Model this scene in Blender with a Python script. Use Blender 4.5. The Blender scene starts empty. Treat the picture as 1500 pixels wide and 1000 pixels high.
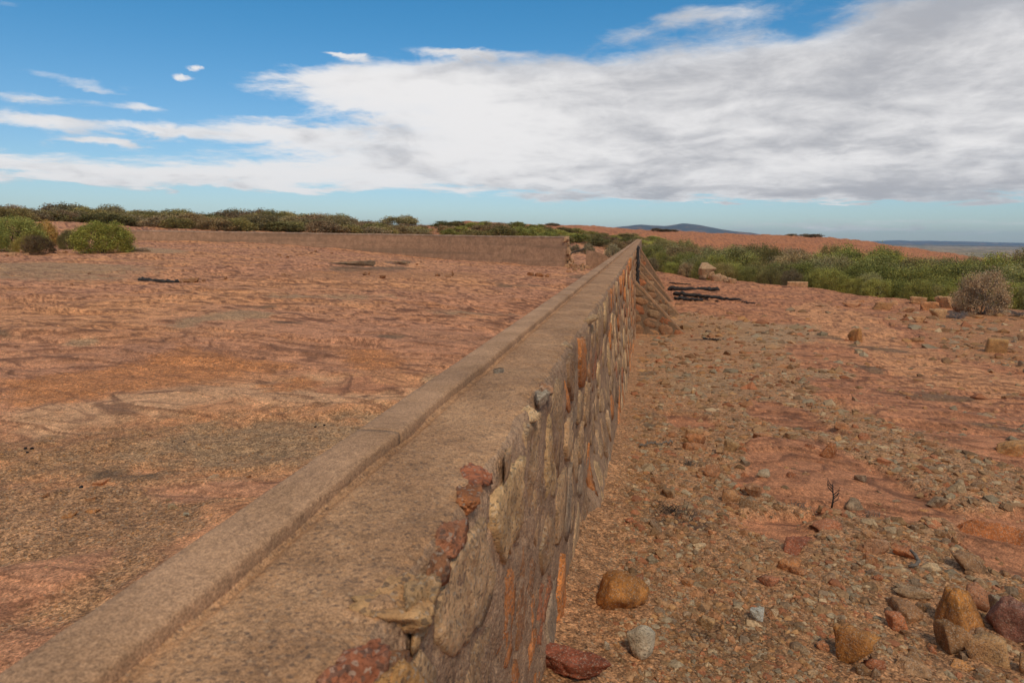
import bpy, math, random
import numpy as np
from mathutils import Matrix, Vector

random.seed(7)
RNG = np.random.default_rng(11)
sc = bpy.context.scene
COL = sc.collection

# ------------------------------------------------------------------ camera, light, exposure
F = 1000.0                                   # focal length in photo pixels (24 mm on 36 mm)
PITCH = math.radians(8.72)
ROLL = math.radians(0.7)
R0 = Matrix.Rotation(math.pi/2 - PITCH, 3, 'X') @ Matrix.Rotation(ROLL, 3, 'Z')
_d = R0 @ Vector(((946-750)/F, -(342-500)/F, -1))
YAW = math.atan2(_d.x, _d.y)
RC = Matrix.Rotation(YAW, 3, 'Z') @ R0
cam = bpy.data.objects.new('camera', bpy.data.cameras.new('camera'))
COL.objects.link(cam)
cam.matrix_world = RC.to_4x4()
cam.data.lens = 24.0; cam.data.sensor_width = 36.0
cam.data.clip_start = 0.05; cam.data.clip_end = 60000
cam.data.dof.use_dof = True; cam.data.dof.focus_distance = 5.0; cam.data.dof.aperture_fstop = 9.0
sc.camera = cam

SUN_EL, SUN_AZ = 50.0, 156.0                 # azimuth from +Y, clockwise; the sun stands high behind the camera, veiled by cloud
world = bpy.data.worlds.new("World"); sc.world = world
world.use_nodes = True
sun_data = bpy.data.lights.new('sun', 'SUN')
sun_data.energy = 1.5; sun_data.angle = math.radians(12); sun_data.color = (1.0, 0.87, 0.70)
sun = bpy.data.objects.new('sun', sun_data); COL.objects.link(sun)
_a, _e = math.radians(SUN_AZ), math.radians(SUN_EL)
sv = Vector((math.sin(_a)*math.cos(_e), math.cos(_a)*math.cos(_e), math.sin(_e)))
sun.rotation_euler = sv.to_track_quat('Z', 'Y').to_euler()

sc.view_settings.view_transform = 'Standard'; sc.view_settings.look = 'None'
sc.view_settings.gamma = 1.0; sc.view_settings.use_curve_mapping = False
sc.view_settings.exposure = 0.40
sc.render.engine = 'CYCLES'
sc.cycles.use_denoising = True
sc.cycles.max_bounces = 5; sc.cycles.diffuse_bounces = 3; sc.cycles.glossy_bounces = 2
sc.cycles.volume_bounces = 0; sc.cycles.transparent_max_bounces = 6

def ray(px, py):
    """direction through a photo pixel: (azimuth deg, z/r, unit xy)"""
    d = RC @ Vector(((px-750)/F, -(py-500)/F, -1))
    h = math.hypot(d.x, d.y)
    return math.degrees(math.atan2(d.x, d.y)), d.z/h, (d.x/h, d.y/h)

# ------------------------------------------------------------------ node helper
class NT:
    def __init__(s, tree):
        s.t = tree; s.n = tree.nodes; s.l = tree.links
    def new(s, typ, ins=None, **kw):
        n = s.n.new(typ)
        for k, v in kw.items(): setattr(n, k, v)
        for k, v in (ins or {}).items(): s.put(n.inputs[k], v)
        return n
    def put(s, sock, v):
        if isinstance(v, bpy.types.NodeSocket): s.l.new(v, sock)
        elif isinstance(v, bpy.types.Node): s.l.new(v.outputs[0], sock)
        else:
            if hasattr(sock.default_value, '__len__') and len(sock.default_value) == 4 and len(v) == 3: v = (*v, 1)
            sock.default_value = v
    def m(s, op, a, b=None, c=None, clamp=False):
        n = s.n.new('ShaderNodeMath'); n.operation = op; n.use_clamp = clamp
        for i, v in enumerate((a, b, c)):
            if v is not None: s.put(n.inputs[i], v)
        return n.outputs[0]
    def vm(s, op, a, b=None, scale=None):
        n = s.n.new('ShaderNodeVectorMath'); n.operation = op
        s.put(n.inputs[0], a)
        if b is not None: s.put(n.inputs[1], b)
        if scale is not None: s.put(n.inputs['Scale'], scale)
        return n.outputs[0]
    def mix(s, f, a, b, mode='MIX'):
        n = s.n.new('ShaderNodeMix'); n.data_type = 'RGBA'; n.blend_type = mode
        s.put(n.inputs[0], f); s.put(n.inputs[6], a); s.put(n.inputs[7], b)
        return n.outputs[2]
    def ramp(s, v, lo, hi, a=0.0, b=1.0, smooth=True):
        n = s.n.new('ShaderNodeMapRange'); n.interpolation_type = 'SMOOTHSTEP' if smooth else 'LINEAR'
        for i, x in enumerate((v, lo, hi, a, b)): s.put(n.inputs[i], x)
        return n.outputs[0]
    def noise(s, vec, scale, detail=4, rough=0.55, dist=0.0):
        n = s.n.new('ShaderNodeTexNoise')
        if vec is not None: s.put(n.inputs['Vector'], vec)
        n.inputs['Scale'].default_value = scale; n.inputs['Detail'].default_value = detail
        n.inputs['Roughness'].default_value = rough; n.inputs['Distortion'].default_value = dist
        return n.outputs[0]
    def voro(s, vec, scale, feature='F1', out='Distance', rand=1.0):
        n = s.n.new('ShaderNodeTexVoronoi'); n.feature = feature
        if vec is not None: s.put(n.inputs['Vector'], vec)
        n.inputs['Scale'].default_value = scale; n.inputs['Randomness'].default_value = rand
        return n.outputs[out]

# ------------------------------------------------------------------ sky with clouds
w = NT(world.node_tree); w.n.clear()
sky = w.new('ShaderNodeTexSky', sky_type='NISHITA', sun_disc=False, sun_elevation=_e, sun_rotation=_a,
            altitude=450, air_density=1.0, dust_density=0.6, ozone_density=2.2)
tc = w.new('ShaderNodeTexCoord'); D = w.vm('NORMALIZE', tc.outputs['Generated'])
sp = w.new('ShaderNodeSeparateXYZ', {0: D})
X, Y, Z = sp.outputs
az = w.m('MULTIPLY', w.m('ARCTAN2', X, Y), 57.2958)
el = w.m('MULTIPLY', w.m('ARCSINE', Z), 57.2958)
den = w.m('ADD', w.m('MAXIMUM', Z, 0.0), 0.10)
pl = w.new('ShaderNodeCombineXYZ', {0: w.m('DIVIDE', X, den), 1: w.m('DIVIDE', Y, den), 2: w.m('MULTIPLY', Z, 2.0)}).outputs[0]
nA = w.noise(pl, 1.5, 8, 0.60, 0.5)
nB = w.noise(w.vm('ADD', pl, (7.3, 2.1, 0)), 3.2, 7, 0.60, 0.3)
den2 = w.m('ADD', w.m('MAXIMUM', Z, 0.0), 0.24)
pl2 = w.new('ShaderNodeCombineXYZ', {0: w.m('DIVIDE', X, den2), 1: w.m('DIVIDE', Y, den2), 2: w.m('MULTIPLY', Z, 3.5)}).outputs[0]
nC = w.noise(w.vm('ADD', pl2, (1.7, 9.1, 0)), 1.6, 8, 0.56, 0.6)
nE = w.noise(w.vm('ADD', pl2, (4.7, 3.1, 0)), 5.0, 7, 0.60, 0.4)
azw = w.m('ADD', az, w.m('MULTIPLY', w.m('SUBTRACT', nB, 0.5), 8.0))
elw = w.m('ADD', el, w.m('MULTIPLY', w.m('SUBTRACT', nA, 0.5), 3.0))
azs_ = w.m('ADD', az, w.m('MULTIPLY', w.m('SUBTRACT', nE, 0.5), 4.0)); els_ = w.m('ADD', el, w.m('MULTIPLY', w.m('SUBTRACT', nE, 0.5), 1.6))
def gpx(px, py, wx, wy, amp):
    a0, t0, _ = ray(px, py); e0 = math.degrees(math.atan(t0))
    sm = wx <= 130
    u = w.m('DIVIDE', w.m('SUBTRACT', azs_ if sm else azw, a0), wx*0.0573*0.85)
    v = w.m('DIVIDE', w.m('SUBTRACT', els_ if sm else elw, e0), wy*0.0573*0.9)
    q = w.m('ADD', w.m('MULTIPLY', u, u), w.m('MULTIPLY', v, v))
    return w.m('MULTIPLY', w.m('EXPONENT', w.m('MULTIPLY', q, -1.0)), amp)
blobs = [  # px, py, half width, half height, amount
    (1500, 60, 430, 110, 0.85), (1250, 190, 430, 80, 0.9), (820, 160, 340, 66, 1.15), (520, 118, 190, 32, 0.95),
    (760, 240, 430, 34, 0.9), (200, 254, 430, 19, 0.85), (1250, 275, 420, 24, 0.9), (410, 194, 130, 14, 0.6),
    (60, 176, 100, 12, 0.7), (148, 209, 60, 6, 0.7), (55, 143, 90, 7, 0.45), (250, 193, 70, 8, 0.5), (215, 157, 40, 8, 0.6),
    (265, 113, 20, 5, 0.75), (283, 101, 16, 4, 0.7), (20, 5, 60, 11, 0.7), (90, 112, 80, 7, 0.5), (150, 130, 60, 6, 0.5), (345, 170, 50, 6, .35), (500, 81, 45, 4, 0.7), (660, 76, 110, 7, 0.55),
    (1010, 20, 90, 16, 0.45), (900, 48, 80, 12, 0.35), (1180, 40, 60, 22, -0.35),
    (250, 60, 330, 55, -0.5), (720, 15, 260, 40, -0.7), (310, 155, 100, 16, -0.3), (600, 305, 520, 12, -0.85),
    (1080, 306, 330, 7, -0.55), (1250, 330, 420, 12, 0.35), (780, 326, 150, 8, 0.25), (100, 302, 420, 13, -0.6)]
cov = w.m('ADD', 0.0, 0.0)
for b in blobs: cov = w.m('ADD', cov, gpx(*b))
outside = w.m('ADD', w.ramp(w.m('ABSOLUTE', w.m('ADD', az, 11.0)), 42.0, 70.0), w.ramp(el, 24.0, 40.0))
cov = w.m('ADD', cov, w.m('MULTIPLY', w.m('MINIMUM', outside, 1.0), 0.42))
cov = w.m('ADD', cov, w.m('MULTIPLY', w.m('SUBTRACT', nA, 0.5), 0.6))
cov = w.m('ADD', cov, w.m('MULTIPLY', w.m('SUBTRACT', nB, 0.5), 0.45))
nD = w.noise(pl, 9.0, 5, 0.65, 0.4)
cov = w.m('ADD', cov, w.m('MULTIPLY', w.m('SUBTRACT', nD, 0.5), 0.40))
alpha = w.ramp(cov, 0.22, 0.68)
alpha = w.m('MULTIPLY', alpha, w.ramp(cov, 0.1, 1.1, 0.86, 1.0))
# cloud tone: bright tops and rims, grey and slightly warm undersides
thick = w.ramp(cov, 0.45, 1.5)
tone = w.m('ADD', w.m('MULTIPLY', w.m('SUBTRACT', nC, 0.5), 2.0), w.m('MULTIPLY', w.m('SUBTRACT', nE, 0.5), 1.3))
tone = w.m('ADD', tone, w.m('ADD', w.m('MULTIPLY', thick, 0.15), w.m('MULTIPLY', w.m('SUBTRACT', nD, 0.5), 0.25)))
tone = w.m('ADD', tone, w.ramp(az, -14.0, 18.0, -0.10, 0.30))
dark = w.m('ADD', gpx(100, 274, 300, 7, 0.6), gpx(900, 282, 420, 9, 0.42))
dark = w.m('ADD', dark, gpx(1400, 285, 160, 14, 0.35))
tone = w.m('ADD', tone, dark)
tone = w.m('SUBTRACT', tone, w.m('ADD', gpx(600, 150, 230, 50, 0.30), w.m('ADD', gpx(1215, 235, 80, 16, 0.5), gpx(250, 240, 300, 10, 0.3))))
tone = w.ramp(tone, -0.25, 0.85)
ccol = w.mix(tone, (0.66, 0.65, 0.65), (0.335, 0.34, 0.365))
skyc = w.mix(1.0, sky.outputs[0], w.mix(w.ramp(el, 0.0, 20.0, 0.0, 1.0), (0.062, 0.073, 0.083), (0.0232, 0.070, 0.087)), 'MULTIPLY')
allc = w.mix(alpha, skyc, ccol)
bg = w.new('ShaderNodeBackground', {0: allc, 1: 1.0})
wo = w.new('ShaderNodeOutputWorld', {0: bg.outputs[0]})

# ------------------------------------------------------------------ numpy noise
_P = np.random.default_rng(5).permutation(256); _P = np.concatenate([_P, _P, _P])
_G = np.random.default_rng(6).normal(size=(256, 3)); _G /= np.linalg.norm(_G, axis=1)[:, None]
def perlin(p):
    p = np.asarray(p, float)
    i = np.floor(p).astype(np.int64); f = p - i; i &= 255
    u = f*f*f*(f*(f*6-15)+10)
    r = 0
    for dx in (0, 1):
        wx = u[:, 0] if dx else 1-u[:, 0]
        for dy in (0, 1):
            wy = u[:, 1] if dy else 1-u[:, 1]
            for dz in (0, 1):
                wz = u[:, 2] if dz else 1-u[:, 2]
                h = _P[_P[_P[(i[:, 0]+dx) & 255]+((i[:, 1]+dy) & 255)]+((i[:, 2]+dz) & 255)]
                g = _G[h]
                r = r + wx*wy*wz*((f[:, 0]-dx)*g[:, 0]+(f[:, 1]-dy)*g[:, 1]+(f[:, 2]-dz)*g[:, 2])
    return r*1.5
def fbm(p, o=4, gain=0.5):
    p = np.asarray(p, float); r = 0; a = 1.0; s = 0
    for k in range(o):
        r = r + a*perlin(p*(2.03**k)+k*17.3); s += a; a *= gain
    return r/s
def n2(x, y, s, o=3, z=0.0, gain=0.5, sx=1.0, sy=1.0):
    return fbm(np.stack([x*s*sx, y*s*sy, np.full_like(x, z)], 1), o, gain)
def sstep(x, a, b):
    t = np.clip((x-a)/(b-a), 0, 1); return t*t*(3-2*t)

# ------------------------------------------------------------------ ground form
FACE_X = -0.275                                # the wall's downstream face at the top
def top_z(y): return -0.42 + 0.007*np.asarray(y, float)
def base_z(y): return np.interp(y, [-4, 2.4, 3.4, 5.65, 11, 20, 26, 32, 42, 60], [-1.36, -1.40, -1.45, -1.62, -2.2, -2.75, -2.70, -2.75, -2.85, -2.8])

shared = [  # azimuth, distance, height
    (-5, 200, 3.4), (0, 200, 2.2), (8, 200, 1.2), (13, 200, .75), (15.9, 190, .1), (19, 180, -1.4), (22, 170, -2.6), (24, 150, -3.4), (32, 150, -6),
    (-2, 85, -1.9), (3, 95, -3.3), (8, 95, -3.8), (13, 90, -4.0), (18, 80, -4.3), (23, 75, -4.6), (32, 75, -5),
    (-2, 120, -.8), (3, 125, -1.4), (10, 130, -1.6), (17, 120, -2.6), (23, 110, -4.2),
    (-5, 260, 2.0), (3, 280, 0), (12, 280, -1.5), (18, 260, -5), (24, 240, -9), (32, 240, -12),
    (-5, 450, -14), (10, 450, -18), (25, 450, -22), (-5, 900, -25), (15, 900, -25), (32, 900, -25), (60, 900, -25), (60, 150, -8), (60, 60, -4),
    (-16, 148, 2.9), (-13, 155, 2.9), (-19, 150, 1.2), (-9, 170, 2.6), (-24, 150, .6), (-30, 150, 1.0), (-40, 150, 1.2), (-50, 150, 1.5),
    (-10, 100, -.2), (-15, 100, -.1), (-20, 100, .0), (-25, 90, .1), (-30, 88, .15), (-36, 90, .5), (-42, 92, .8), (-48, 92, .9), (-60, 90, .9),
    (-20, 300, 0), (-35, 300, 1), (-50, 300, 1), (-20, 900, -25), (-40, 900, -25), (-60, 900, -25), (-10, 300, 0),
    (-3, 62, -2.2), (-7, 62, -1.9), (-6, 75, -1.5),
    (-120, 100, 1), (120, 100, -6), (180, 100, -2), (-180, 100, -2), (-120, 900, -25), (120, 900, -25), (180, 900, -25), (-180, 900, -25)]
right = [(1, r, float(base_z(r))) for r in (2.4, 3.4, 5.65, 8, 11, 15, 20, 26, 32, 42, 52)] + [
    (25, 2.5, -1.42), (25, 5.6, -1.62), (25, 11, -2.1), (25, 16, -2.40), (25, 22, -2.55),
    (12, 3, -1.42), (12, 6, -1.65), (12, 11, -2.12), (12, 20, -2.55), (12, 28, -2.6),
    (18, 20, -2.55), (18, 28, -2.6), (6, 20, -2.6), (6, 30, -2.65), (2, 75, -3.2),
    (25, 1.2, -1.4), (1, 1.2, -1.4), (60, 3, -1.4), (60, 20, -2.6), (120, 3, -1.4), (120, 20, -2), (180, 3, -1.35), (180, 20, -1.6), (-180, 3, -1.35), (-120, 3, -1.35), (-60, 1, -1.4)]
CREST = [(985, 400), (1040, 409), (1100, 411), (1150, 417), (1200, 422), (1250, 429), (1300, 436), (1360, 443), (1440, 448), (1520, 455), (1600, 462)]
for px, py in CREST:
    a_, t_, _ = ray(px, py); r_ = -2.66/t_
    right += [(a_, r_*.9, -2.655), (a_, r_, -2.70), (a_, r_*1.07, -3.05), (a_, r_*1.22, -3.75), (a_, r_*1.5, -4.2)]
DAM = [(190, 337.0, 350.5, 67), (300, 338.5, 353.5, 64.5), (400, 340, 357.5, 62), (500, 341.5, 364.5, 59), (608, 343, 375.5, 55.5), (720, 345, 384, 50.5), (829, 346, 391, 46.5)]
dam_xy, dam_z = [], []
left = []
for px, yt, yb, r in DAM:
    a, t1, u = ray(px, yt); _, t0, _ = ray(px, yb)
    dam_xy.append((u[0]*r, u[1]*r)); dam_z.append((t0*r, t1*r)); left.append((a, r, t0*r))
for px, py, z in [(25, 1000, -1.15), (0, 800, -1.15), (300, 700, -1.17), (500, 600, -1.18), (0, 600, -1.12), (0, 500, -1.05), (400, 500, -1.12), (700, 500, -1.2),
                  (0, 430, -.96), (0, 395, -.9), (300, 430, -1.0), (300, 395, -.92), (550, 400, -1.2), (780, 430, -1.45), (700, 400, -1.6), (900, 400, -2.0),
                  (150, 367, -.85), (0, 366, -.85), (250, 367, -.85), (860, 392, -1.95), (330, 372, -.9), (460, 375, -1.05)]:
    a, t, u = ray(px, py); left.append((a, z/t, z))
left += [(-44, 60, -.5), (-48, 55, -.4), (-55, 40, -.6), (-48, 75, .6), (-43, 78, .8), (-80, 3, -1.15), (-80, 30, -.8), (-120, 3, -1.15), (180, 3, -1.2), (-180, 3, -1.2), (-180, 20, -1.2), (0, 3, -1.2), (0, 10, -1.5), (0, 30, -1.9), (20, 3, -1.2)]
def make_rbf(pts):
    P = np.array(pts, float); q = np.stack([np.radians(P[:, 0])*2.2, np.log(P[:, 1])], 1)
    d = np.sqrt(((q[:, None]-q[None])**2).sum(2)+0.004)
    A = np.block([[d + np.eye(len(q))*-0.004, np.ones((len(q), 1))], [np.ones((1, len(q))), np.zeros((1, 1))]])
    wgt = np.linalg.solve(A, np.concatenate([P[:, 2], [0]]))
    return q, wgt
RL, RR = make_rbf(left+shared), make_rbf(right+shared)
def rbf(rb, x, y):
    q, wg = rb; r = np.maximum(np.hypot(x, y), 0.3)
    a = np.arctan2(x, y)*2.2; l = np.log(r); out = np.full(len(x), wg[-1])
    for k in range(len(q)): out += wg[k]*np.sqrt((a-q[k, 0])**2+(l-q[k, 1])**2+0.004)
    return out
def side(x, y):                                # 0 upstream (left) ... 1 downstream (right)
    wd = np.where(y > 50, 0.15+(y-50)*0.35, 0.12)
    return sstep(x, -0.44-wd, -0.44+wd)
def base_h(x, y):
    x = np.asarray(x, float); y = np.asarray(y, float)
    s = side(x, y)
    return rbf(RL, x, y)*(1-s)+rbf(RR, x, y)*s

def H0(x, y): return float(base_h(np.array([x]), np.array([y]))[0])
def on_ground(px, py, lo=0.8, hi=600):
    a, t, u = ray(px, py); rr = np.exp(np.linspace(math.log(lo), math.log(hi), 700))
    h = base_h(u[0]*rr, u[1]*rr); below = t*rr < h
    k = int(np.argmax(below)) if below.any() else len(rr)-1
    if k > 0:
        f0 = t*rr[k-1]-h[k-1]; f1 = t*rr[k]-h[k]; r = rr[k-1]+(rr[k]-rr[k-1])*f0/(f0-f1+1e-9)
    else: r = rr[0]
    return u[0]*r, u[1]*r, r

# patches of ground, each outlined on the ground itself
def poly_world(pts): return np.array([on_ground(px, py)[:2] for px, py in pts])
def poly_sd(P, x, y):                          # signed distance, negative inside
    d = np.full(len(x), 1e18); inside = np.zeros(len(x), bool); n = len(P)
    for i in range(n):
        a, b = P[i], P[(i+1) % n]; ex, ey = b-a; wx, wy = x-a[0], y-a[1]
        t = np.clip((wx*ex+wy*ey)/(ex*ex+ey*ey+1e-12), 0, 1)
        d = np.minimum(d, (wx-ex*t)**2+(wy-ey*t)**2)
        c = ((a[1] > y) != (b[1] > y)) & (x < (b[0]-a[0])*(y-a[1])/((b[1]-a[1])+1e-12)+a[0]); inside ^= c
    return np.sqrt(d)*np.where(inside, -1, 1)
def lens(cx, cy, hw, hh, tilt=0.0):
    return [(cx+hw*math.cos(t), cy+hh*math.sin(t)+tilt*math.cos(t)) for t in np.linspace(0, 2*math.pi, 10, endpoint=False)]
PINK = (.47, .235, .145); ORNG = (.46, .20, .085); PALE = (.55, .33, .205); DARK = (.17, .11, .07); GREY = (.34, .225, .14)
GRAV = (.36, .21, .12); GRAVD = (.34, .195, .105); RED = (.43, .195, .11); SOIL = (.37, .185, .095); TAN = (.55, .28, .15)
PATCH = [ # colour, gravelly 0..1, polygon in photo pixels (put onto the ground), softness
    (GRAV, 1, [(935, 478), (1010, 455), (1080, 470), (1150, 500), (1190, 560), (1260, 600), (1400, 650), (1560, 700), (1700, 1100), (560, 1100), (640, 900), (800, 680), (900, 520)], .10),
    (RED, 0, [(1090, 650), (1190, 640), (1320, 690), (1400, 745), (1330, 760), (1150, 735), (1040, 690)], .06),
    (RED, 0, [(1385, 740), (1520, 725), (1540, 860), (1410, 800)], .06),
    (RED, 0, [(1060, 745), (1180, 740), (1180, 785), (1080, 775)], .06),
    (RED, 0, [(1110, 585), (1200, 600), (1270, 640), (1150, 625)], .06),
    (RED, 0, [(960, 600), (1040, 610), (1060, 625), (980, 625)], .06),
    (TAN, .2, [(1190, 440), (1270, 458), (1330, 500), (1520, 560), (1520, 590), (1350, 560), (1230, 500), (1150, 455)], .15),
    (SOIL, .8, [(1290, 460), (1400, 455), (1560, 450), (1560, 552), (1400, 520), (1330, 480)], .12),
    (GREY, .9, lens(1206, 546, 36, 7, 1), .05), (DARK, .3, lens(1285, 508, 42, 3, 5), .08), (DARK, .2, lens(1222, 492, 28, 2, 2), .06),
    (DARK, .3, lens(1275, 538, 28, 3.5, 4), .06), (DARK, .3, lens(1375, 577, 75, 5, 6), .1), (GREY, .6, lens(1480, 575, 30, 6, 2), .08), (DARK, .4, lens(1470, 625, 40, 4, 5), .06),
    (DARK, .9, lens(950, 548, 12, 5), .05), (DARK, .9, lens(942, 612, 12, 9), .05), ((.09, .06, .045), .9, lens(990, 757, 52, 17, 6), .06), ((.22, .13, .075), 1, lens(1110, 950, 130, 48, 0), .15),
    ((.11, .07, .045), .9, lens(1112, 935, 60, 16, 4), .08), (GREY, .9, [(1075, 470), (1200, 478), (1210, 500), (1110, 505), (1040, 490)], .3),
    (GREY, .9, lens(1030, 560, 70, 14, 4), .3), (DARK, .7, lens(1035, 497, 22, 2), .03), (GRAVD, 1, lens(1030, 480, 80, 10, 6), .3), (GRAVD, 1, lens(930, 700, 30, 70), .1),
    (ORNG, .5, [(0, 560), (100, 545), (250, 520), (270, 505), (350, 520), (430, 530), (300, 560), (100, 590), (0, 595)], .12),
    (PALE, 0, [(0, 598), (60, 595), (130, 590), (260, 570), (350, 560), (440, 545), (590, 560), (600, 600), (440, 605), (330, 590), (270, 600), (190, 612), (100, 635), (40, 632), (0, 615)], .08),
    (GRAVD, .9, [(-60, 640), (100, 640), (180, 625), (330, 612), (480, 615), (680, 600), (560, 660), (480, 668), (400, 680), (300, 690), (180, 702), (80, 705), (-60, 700)], .28),
    (GREY, .7, [(200, 655), (330, 630), (470, 622), (640, 612), (540, 640), (440, 668), (300, 675)], .25), (DARK, .7, lens(200, 690, 60, 9, -2), .07),
    (GRAV, 1, [(-60, 712), (200, 702), (420, 690), (340, 740), (290, 790), (200, 805), (100, 825), (-60, 850)], .10),
    (PINK, 0, [(220, 708), (450, 690), (400, 722), (330, 727), (260, 735)], .05), (PINK, .1, [(-60, 860), (60, 835), (160, 812), (200, 800), (150, 850), (60, 900), (-60, 960)], .06),
    (GRAV, .9, [(180, 790), (270, 790), (170, 880), (60, 960), (-60, 1000), (-60, 960), (60, 900), (150, 850)], .06), (PINK, .2, [(-60, 960), (60, 925), (120, 930), (0, 1050), (-60, 1050)], .06),
    (ORNG, .6, [(470, 506), (555, 505), (568, 520), (548, 540), (490, 535)], .1), (ORNG, .3, [(375, 560), (430, 548), (470, 556), (420, 572), (380, 574)], .08), (RED, .1, lens(520, 560, 60, 8), .1),
    (GREY, .8, lens(112, 500, 32, 4, -1), .06), (GREY, .8, [(232, 480), (262, 470), (320, 462), (352, 458), (420, 462), (400, 470), (300, 475), (250, 484)], .1), (GREY, .8, lens(633, 549, 34, 7), .05),
    (DARK, .4, lens(8, 487, 12, 4), .06), (GREY, .5, lens(60, 392, 170, 8), .8), (GREY, .5, lens(60, 404, 140, 5), .8), (DARK, .4, lens(545, 393, 62, 3, 0), .25), (DARK, .4, lens(585, 384, 22, 1.5), .25),
    (GREY, .5, lens(450, 432, 130, 3), .3), (DARK, .4, lens(755, 418, 40, 2), .2), (DARK, .4, lens(860, 405, 34, 3), .3), (GREY, .8, lens(225, 368, 60, 4, 2), .5), (DARK, .4, lens(420, 478, 24, 1.5), .06),
    (DARK, .4, lens(572, 492, 26, 2.5), .06), (DARK, .4, lens(365, 449, 30, 2), .1), (GREY, .4, lens(690, 455, 60, 3), .2), (SOIL, .6, lens(560, 402, 160, 6), .8)]
for p in PATCH: pass
PATCH = [(np.array(c), g, poly_world(P), s) for c, g, P, s in PATCH]

def surface(x, y, colour=False):
    """height of the ground with its relief, and (optionally) its colour and gravel amount"""
    x = np.asarray(x, float); y = np.asarray(y, float)
    r = np.hypot(x, y); h = base_h(x, y); s = side(x, y)
    wx = n2(x, y, 1.1, 3, 3.0)*0.25+n2(x, y, .3, 2, 5.0)*.5
    wy = n2(x, y, 1.1, 3, 8.0)*0.25+n2(x, y, .3, 2, 9.0)*.5
    fade = np.clip(r/6, .15, 1)
    xw, yw = x+wx*fade, y+wy*fade
    big = n2(xw, yw, .22, 4, 1.0); mid = n2(xw, yw, .9, 4, 2.0, sx=.7, sy=1.3); fine = n2(x, y, 6, 3, 4.0)
    m1 = sstep(big+.35*mid, -.25, .35)[:, None]; m2 = sstep(mid+.4*fine, .05, .5)[:, None]; m3 = sstep(n2(xw, yw, .5, 4, 12.0, sx=.6, sy=1.6)+.25*fine, .12, .42)[:, None]
    A = lambda c: np.array(c)[None]
    cl = A(PINK)*(1-m1)+A(TAN)*m1; cl = cl*(1-.45*m2)+A(ORNG)*.45*m2; cl = cl*(1-.4*m3)+A((.29, .155, .095))*.4*m3
    cr = A(RED)*(1-m1)+A((.46, .215, .115))*m1; cr = cr*(1-.6*m2)+A(TAN)*.6*m2; cr = cr*(1-.35*m3)+A((.26, .13, .085))*.35*m3
    c = cl*(1-s[:, None])+cr*s[:, None]
    far = sstep(r, 70, 130)[:, None]; c = c*(1-far)+(A((.42, .175, .082))*(1-.4*m2)+A((.26, .13, .07))*.4*m2)*far
    g = np.clip(.12+.3*m3[:, 0], 0, 1)*(1-sstep(r, 60, 90))
    near = r < 75
    if near.any():
        xn, yn, rn = xw[near], yw[near], r[near]; cn = c[near]; gn = g[near]; sn = s[near]; fn = fine[near]
        for pc, pg, P, soft in PATCH:
            pad = soft*3+.6
            lo, hi = P.min(0)-pad, P.max(0)+pad
            k = (xn > lo[0]) & (xn < hi[0]) & (yn > lo[1]) & (yn < hi[1])
            is_r = P[:, 0].mean() > -.44
            k &= (sn > .5) if is_r else (sn < .5)
            if not k.any(): continue
            sd = poly_sd(P, xn[k], yn[k])+fn[k]*soft*2.0
            mk = 1-sstep(sd, -soft, soft); ok = mk*.88
            cn[k] = cn[k]*(1-ok[:, None])+pc[None]*ok[:, None]; gn[k] = gn[k]*(1-mk)+pg*mk
        c[near] = cn; g[near] = gn
    plain = sstep(r, 330, 480)[:, None]
    vg = sstep(n2(x, y, .012, 5, 31.0, sx=.7, sy=.7), -.1, .25)[:, None]
    c = c*(1-plain)+(A((.33, .25, .16))*(1-vg)+A((.17, .16, .09))*vg)*plain
    c = np.clip(c*A((1.22, 1.06, .82)), 0, .75)
    # relief: weathered sheets with small broken steps, hollows, and lumps in the gravel
    q = n2(xw, yw, .42, 4, 21.0, gain=.55, sx=.55, sy=1.7)*7.5
    fr = q-np.floor(q); st = (np.floor(q)+sstep(fr, .62, 1.0))
    q2 = n2(xw, yw, 1.25, 3, 26.0, gain=.5, sx=.5, sy=1.6)*6.0
    fr2 = q2-np.floor(q2); st2 = np.floor(q2)+sstep(fr2, .5, 1.0)
    q3 = n2(xw, yw, 1.0, 4, 41.0, gain=.6, sx=.38, sy=1.6)*4.5; fr3 = q3-np.floor(q3); st3 = np.floor(q3)+sstep(fr3, .62, 1.0); gate = sstep(n2(x, y, .30, 3, 44.0), -.25, .1)*sstep(r, 4.5, 8)
    rock = (1-g)
    lv = np.interp(r, [0, 60, 120, 400], [1, 1, 2.5, 3])*(1-sstep(r, 350, 500))
    h = h+rock*(st*.030*lv*np.interp(r, [0, 5, 10], [.5, .7, 1])+st2*.009+st3*.022*gate+n2(x, y, 1.6, 4, 14.0)*.012)+g*(n2(x, y, 2.2, 3, 15.0)*.03+n2(x, y, 11, 3, 16.0)*.012)
    h = h+n2(x, y, .12, 3, 18.0)*.10*sstep(r, 3, 12)
    h = h+n2(x, y, .05, 5, 19.0, gain=.6)*1.0*sstep(r, 120, 170)*(1-sstep(r, 300, 420))
    if not colour: return h
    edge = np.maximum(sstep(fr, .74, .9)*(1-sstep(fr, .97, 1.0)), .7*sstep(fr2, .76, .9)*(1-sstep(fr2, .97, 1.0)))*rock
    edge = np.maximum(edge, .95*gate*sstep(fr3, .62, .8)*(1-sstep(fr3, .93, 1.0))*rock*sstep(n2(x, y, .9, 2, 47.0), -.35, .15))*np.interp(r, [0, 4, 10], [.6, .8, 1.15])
    ec = np.clip(edge[:, None]*.78, 0, .92)*(1-far*.5); c = c*(1-ec)+A((.12, .045, .022))*ec  # shade of the ledge faces painted into the colour, along with rusty weathering
    return h, c, g

def G(x, y): return float(surface(np.array([x]), np.array([y]))[0])

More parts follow.
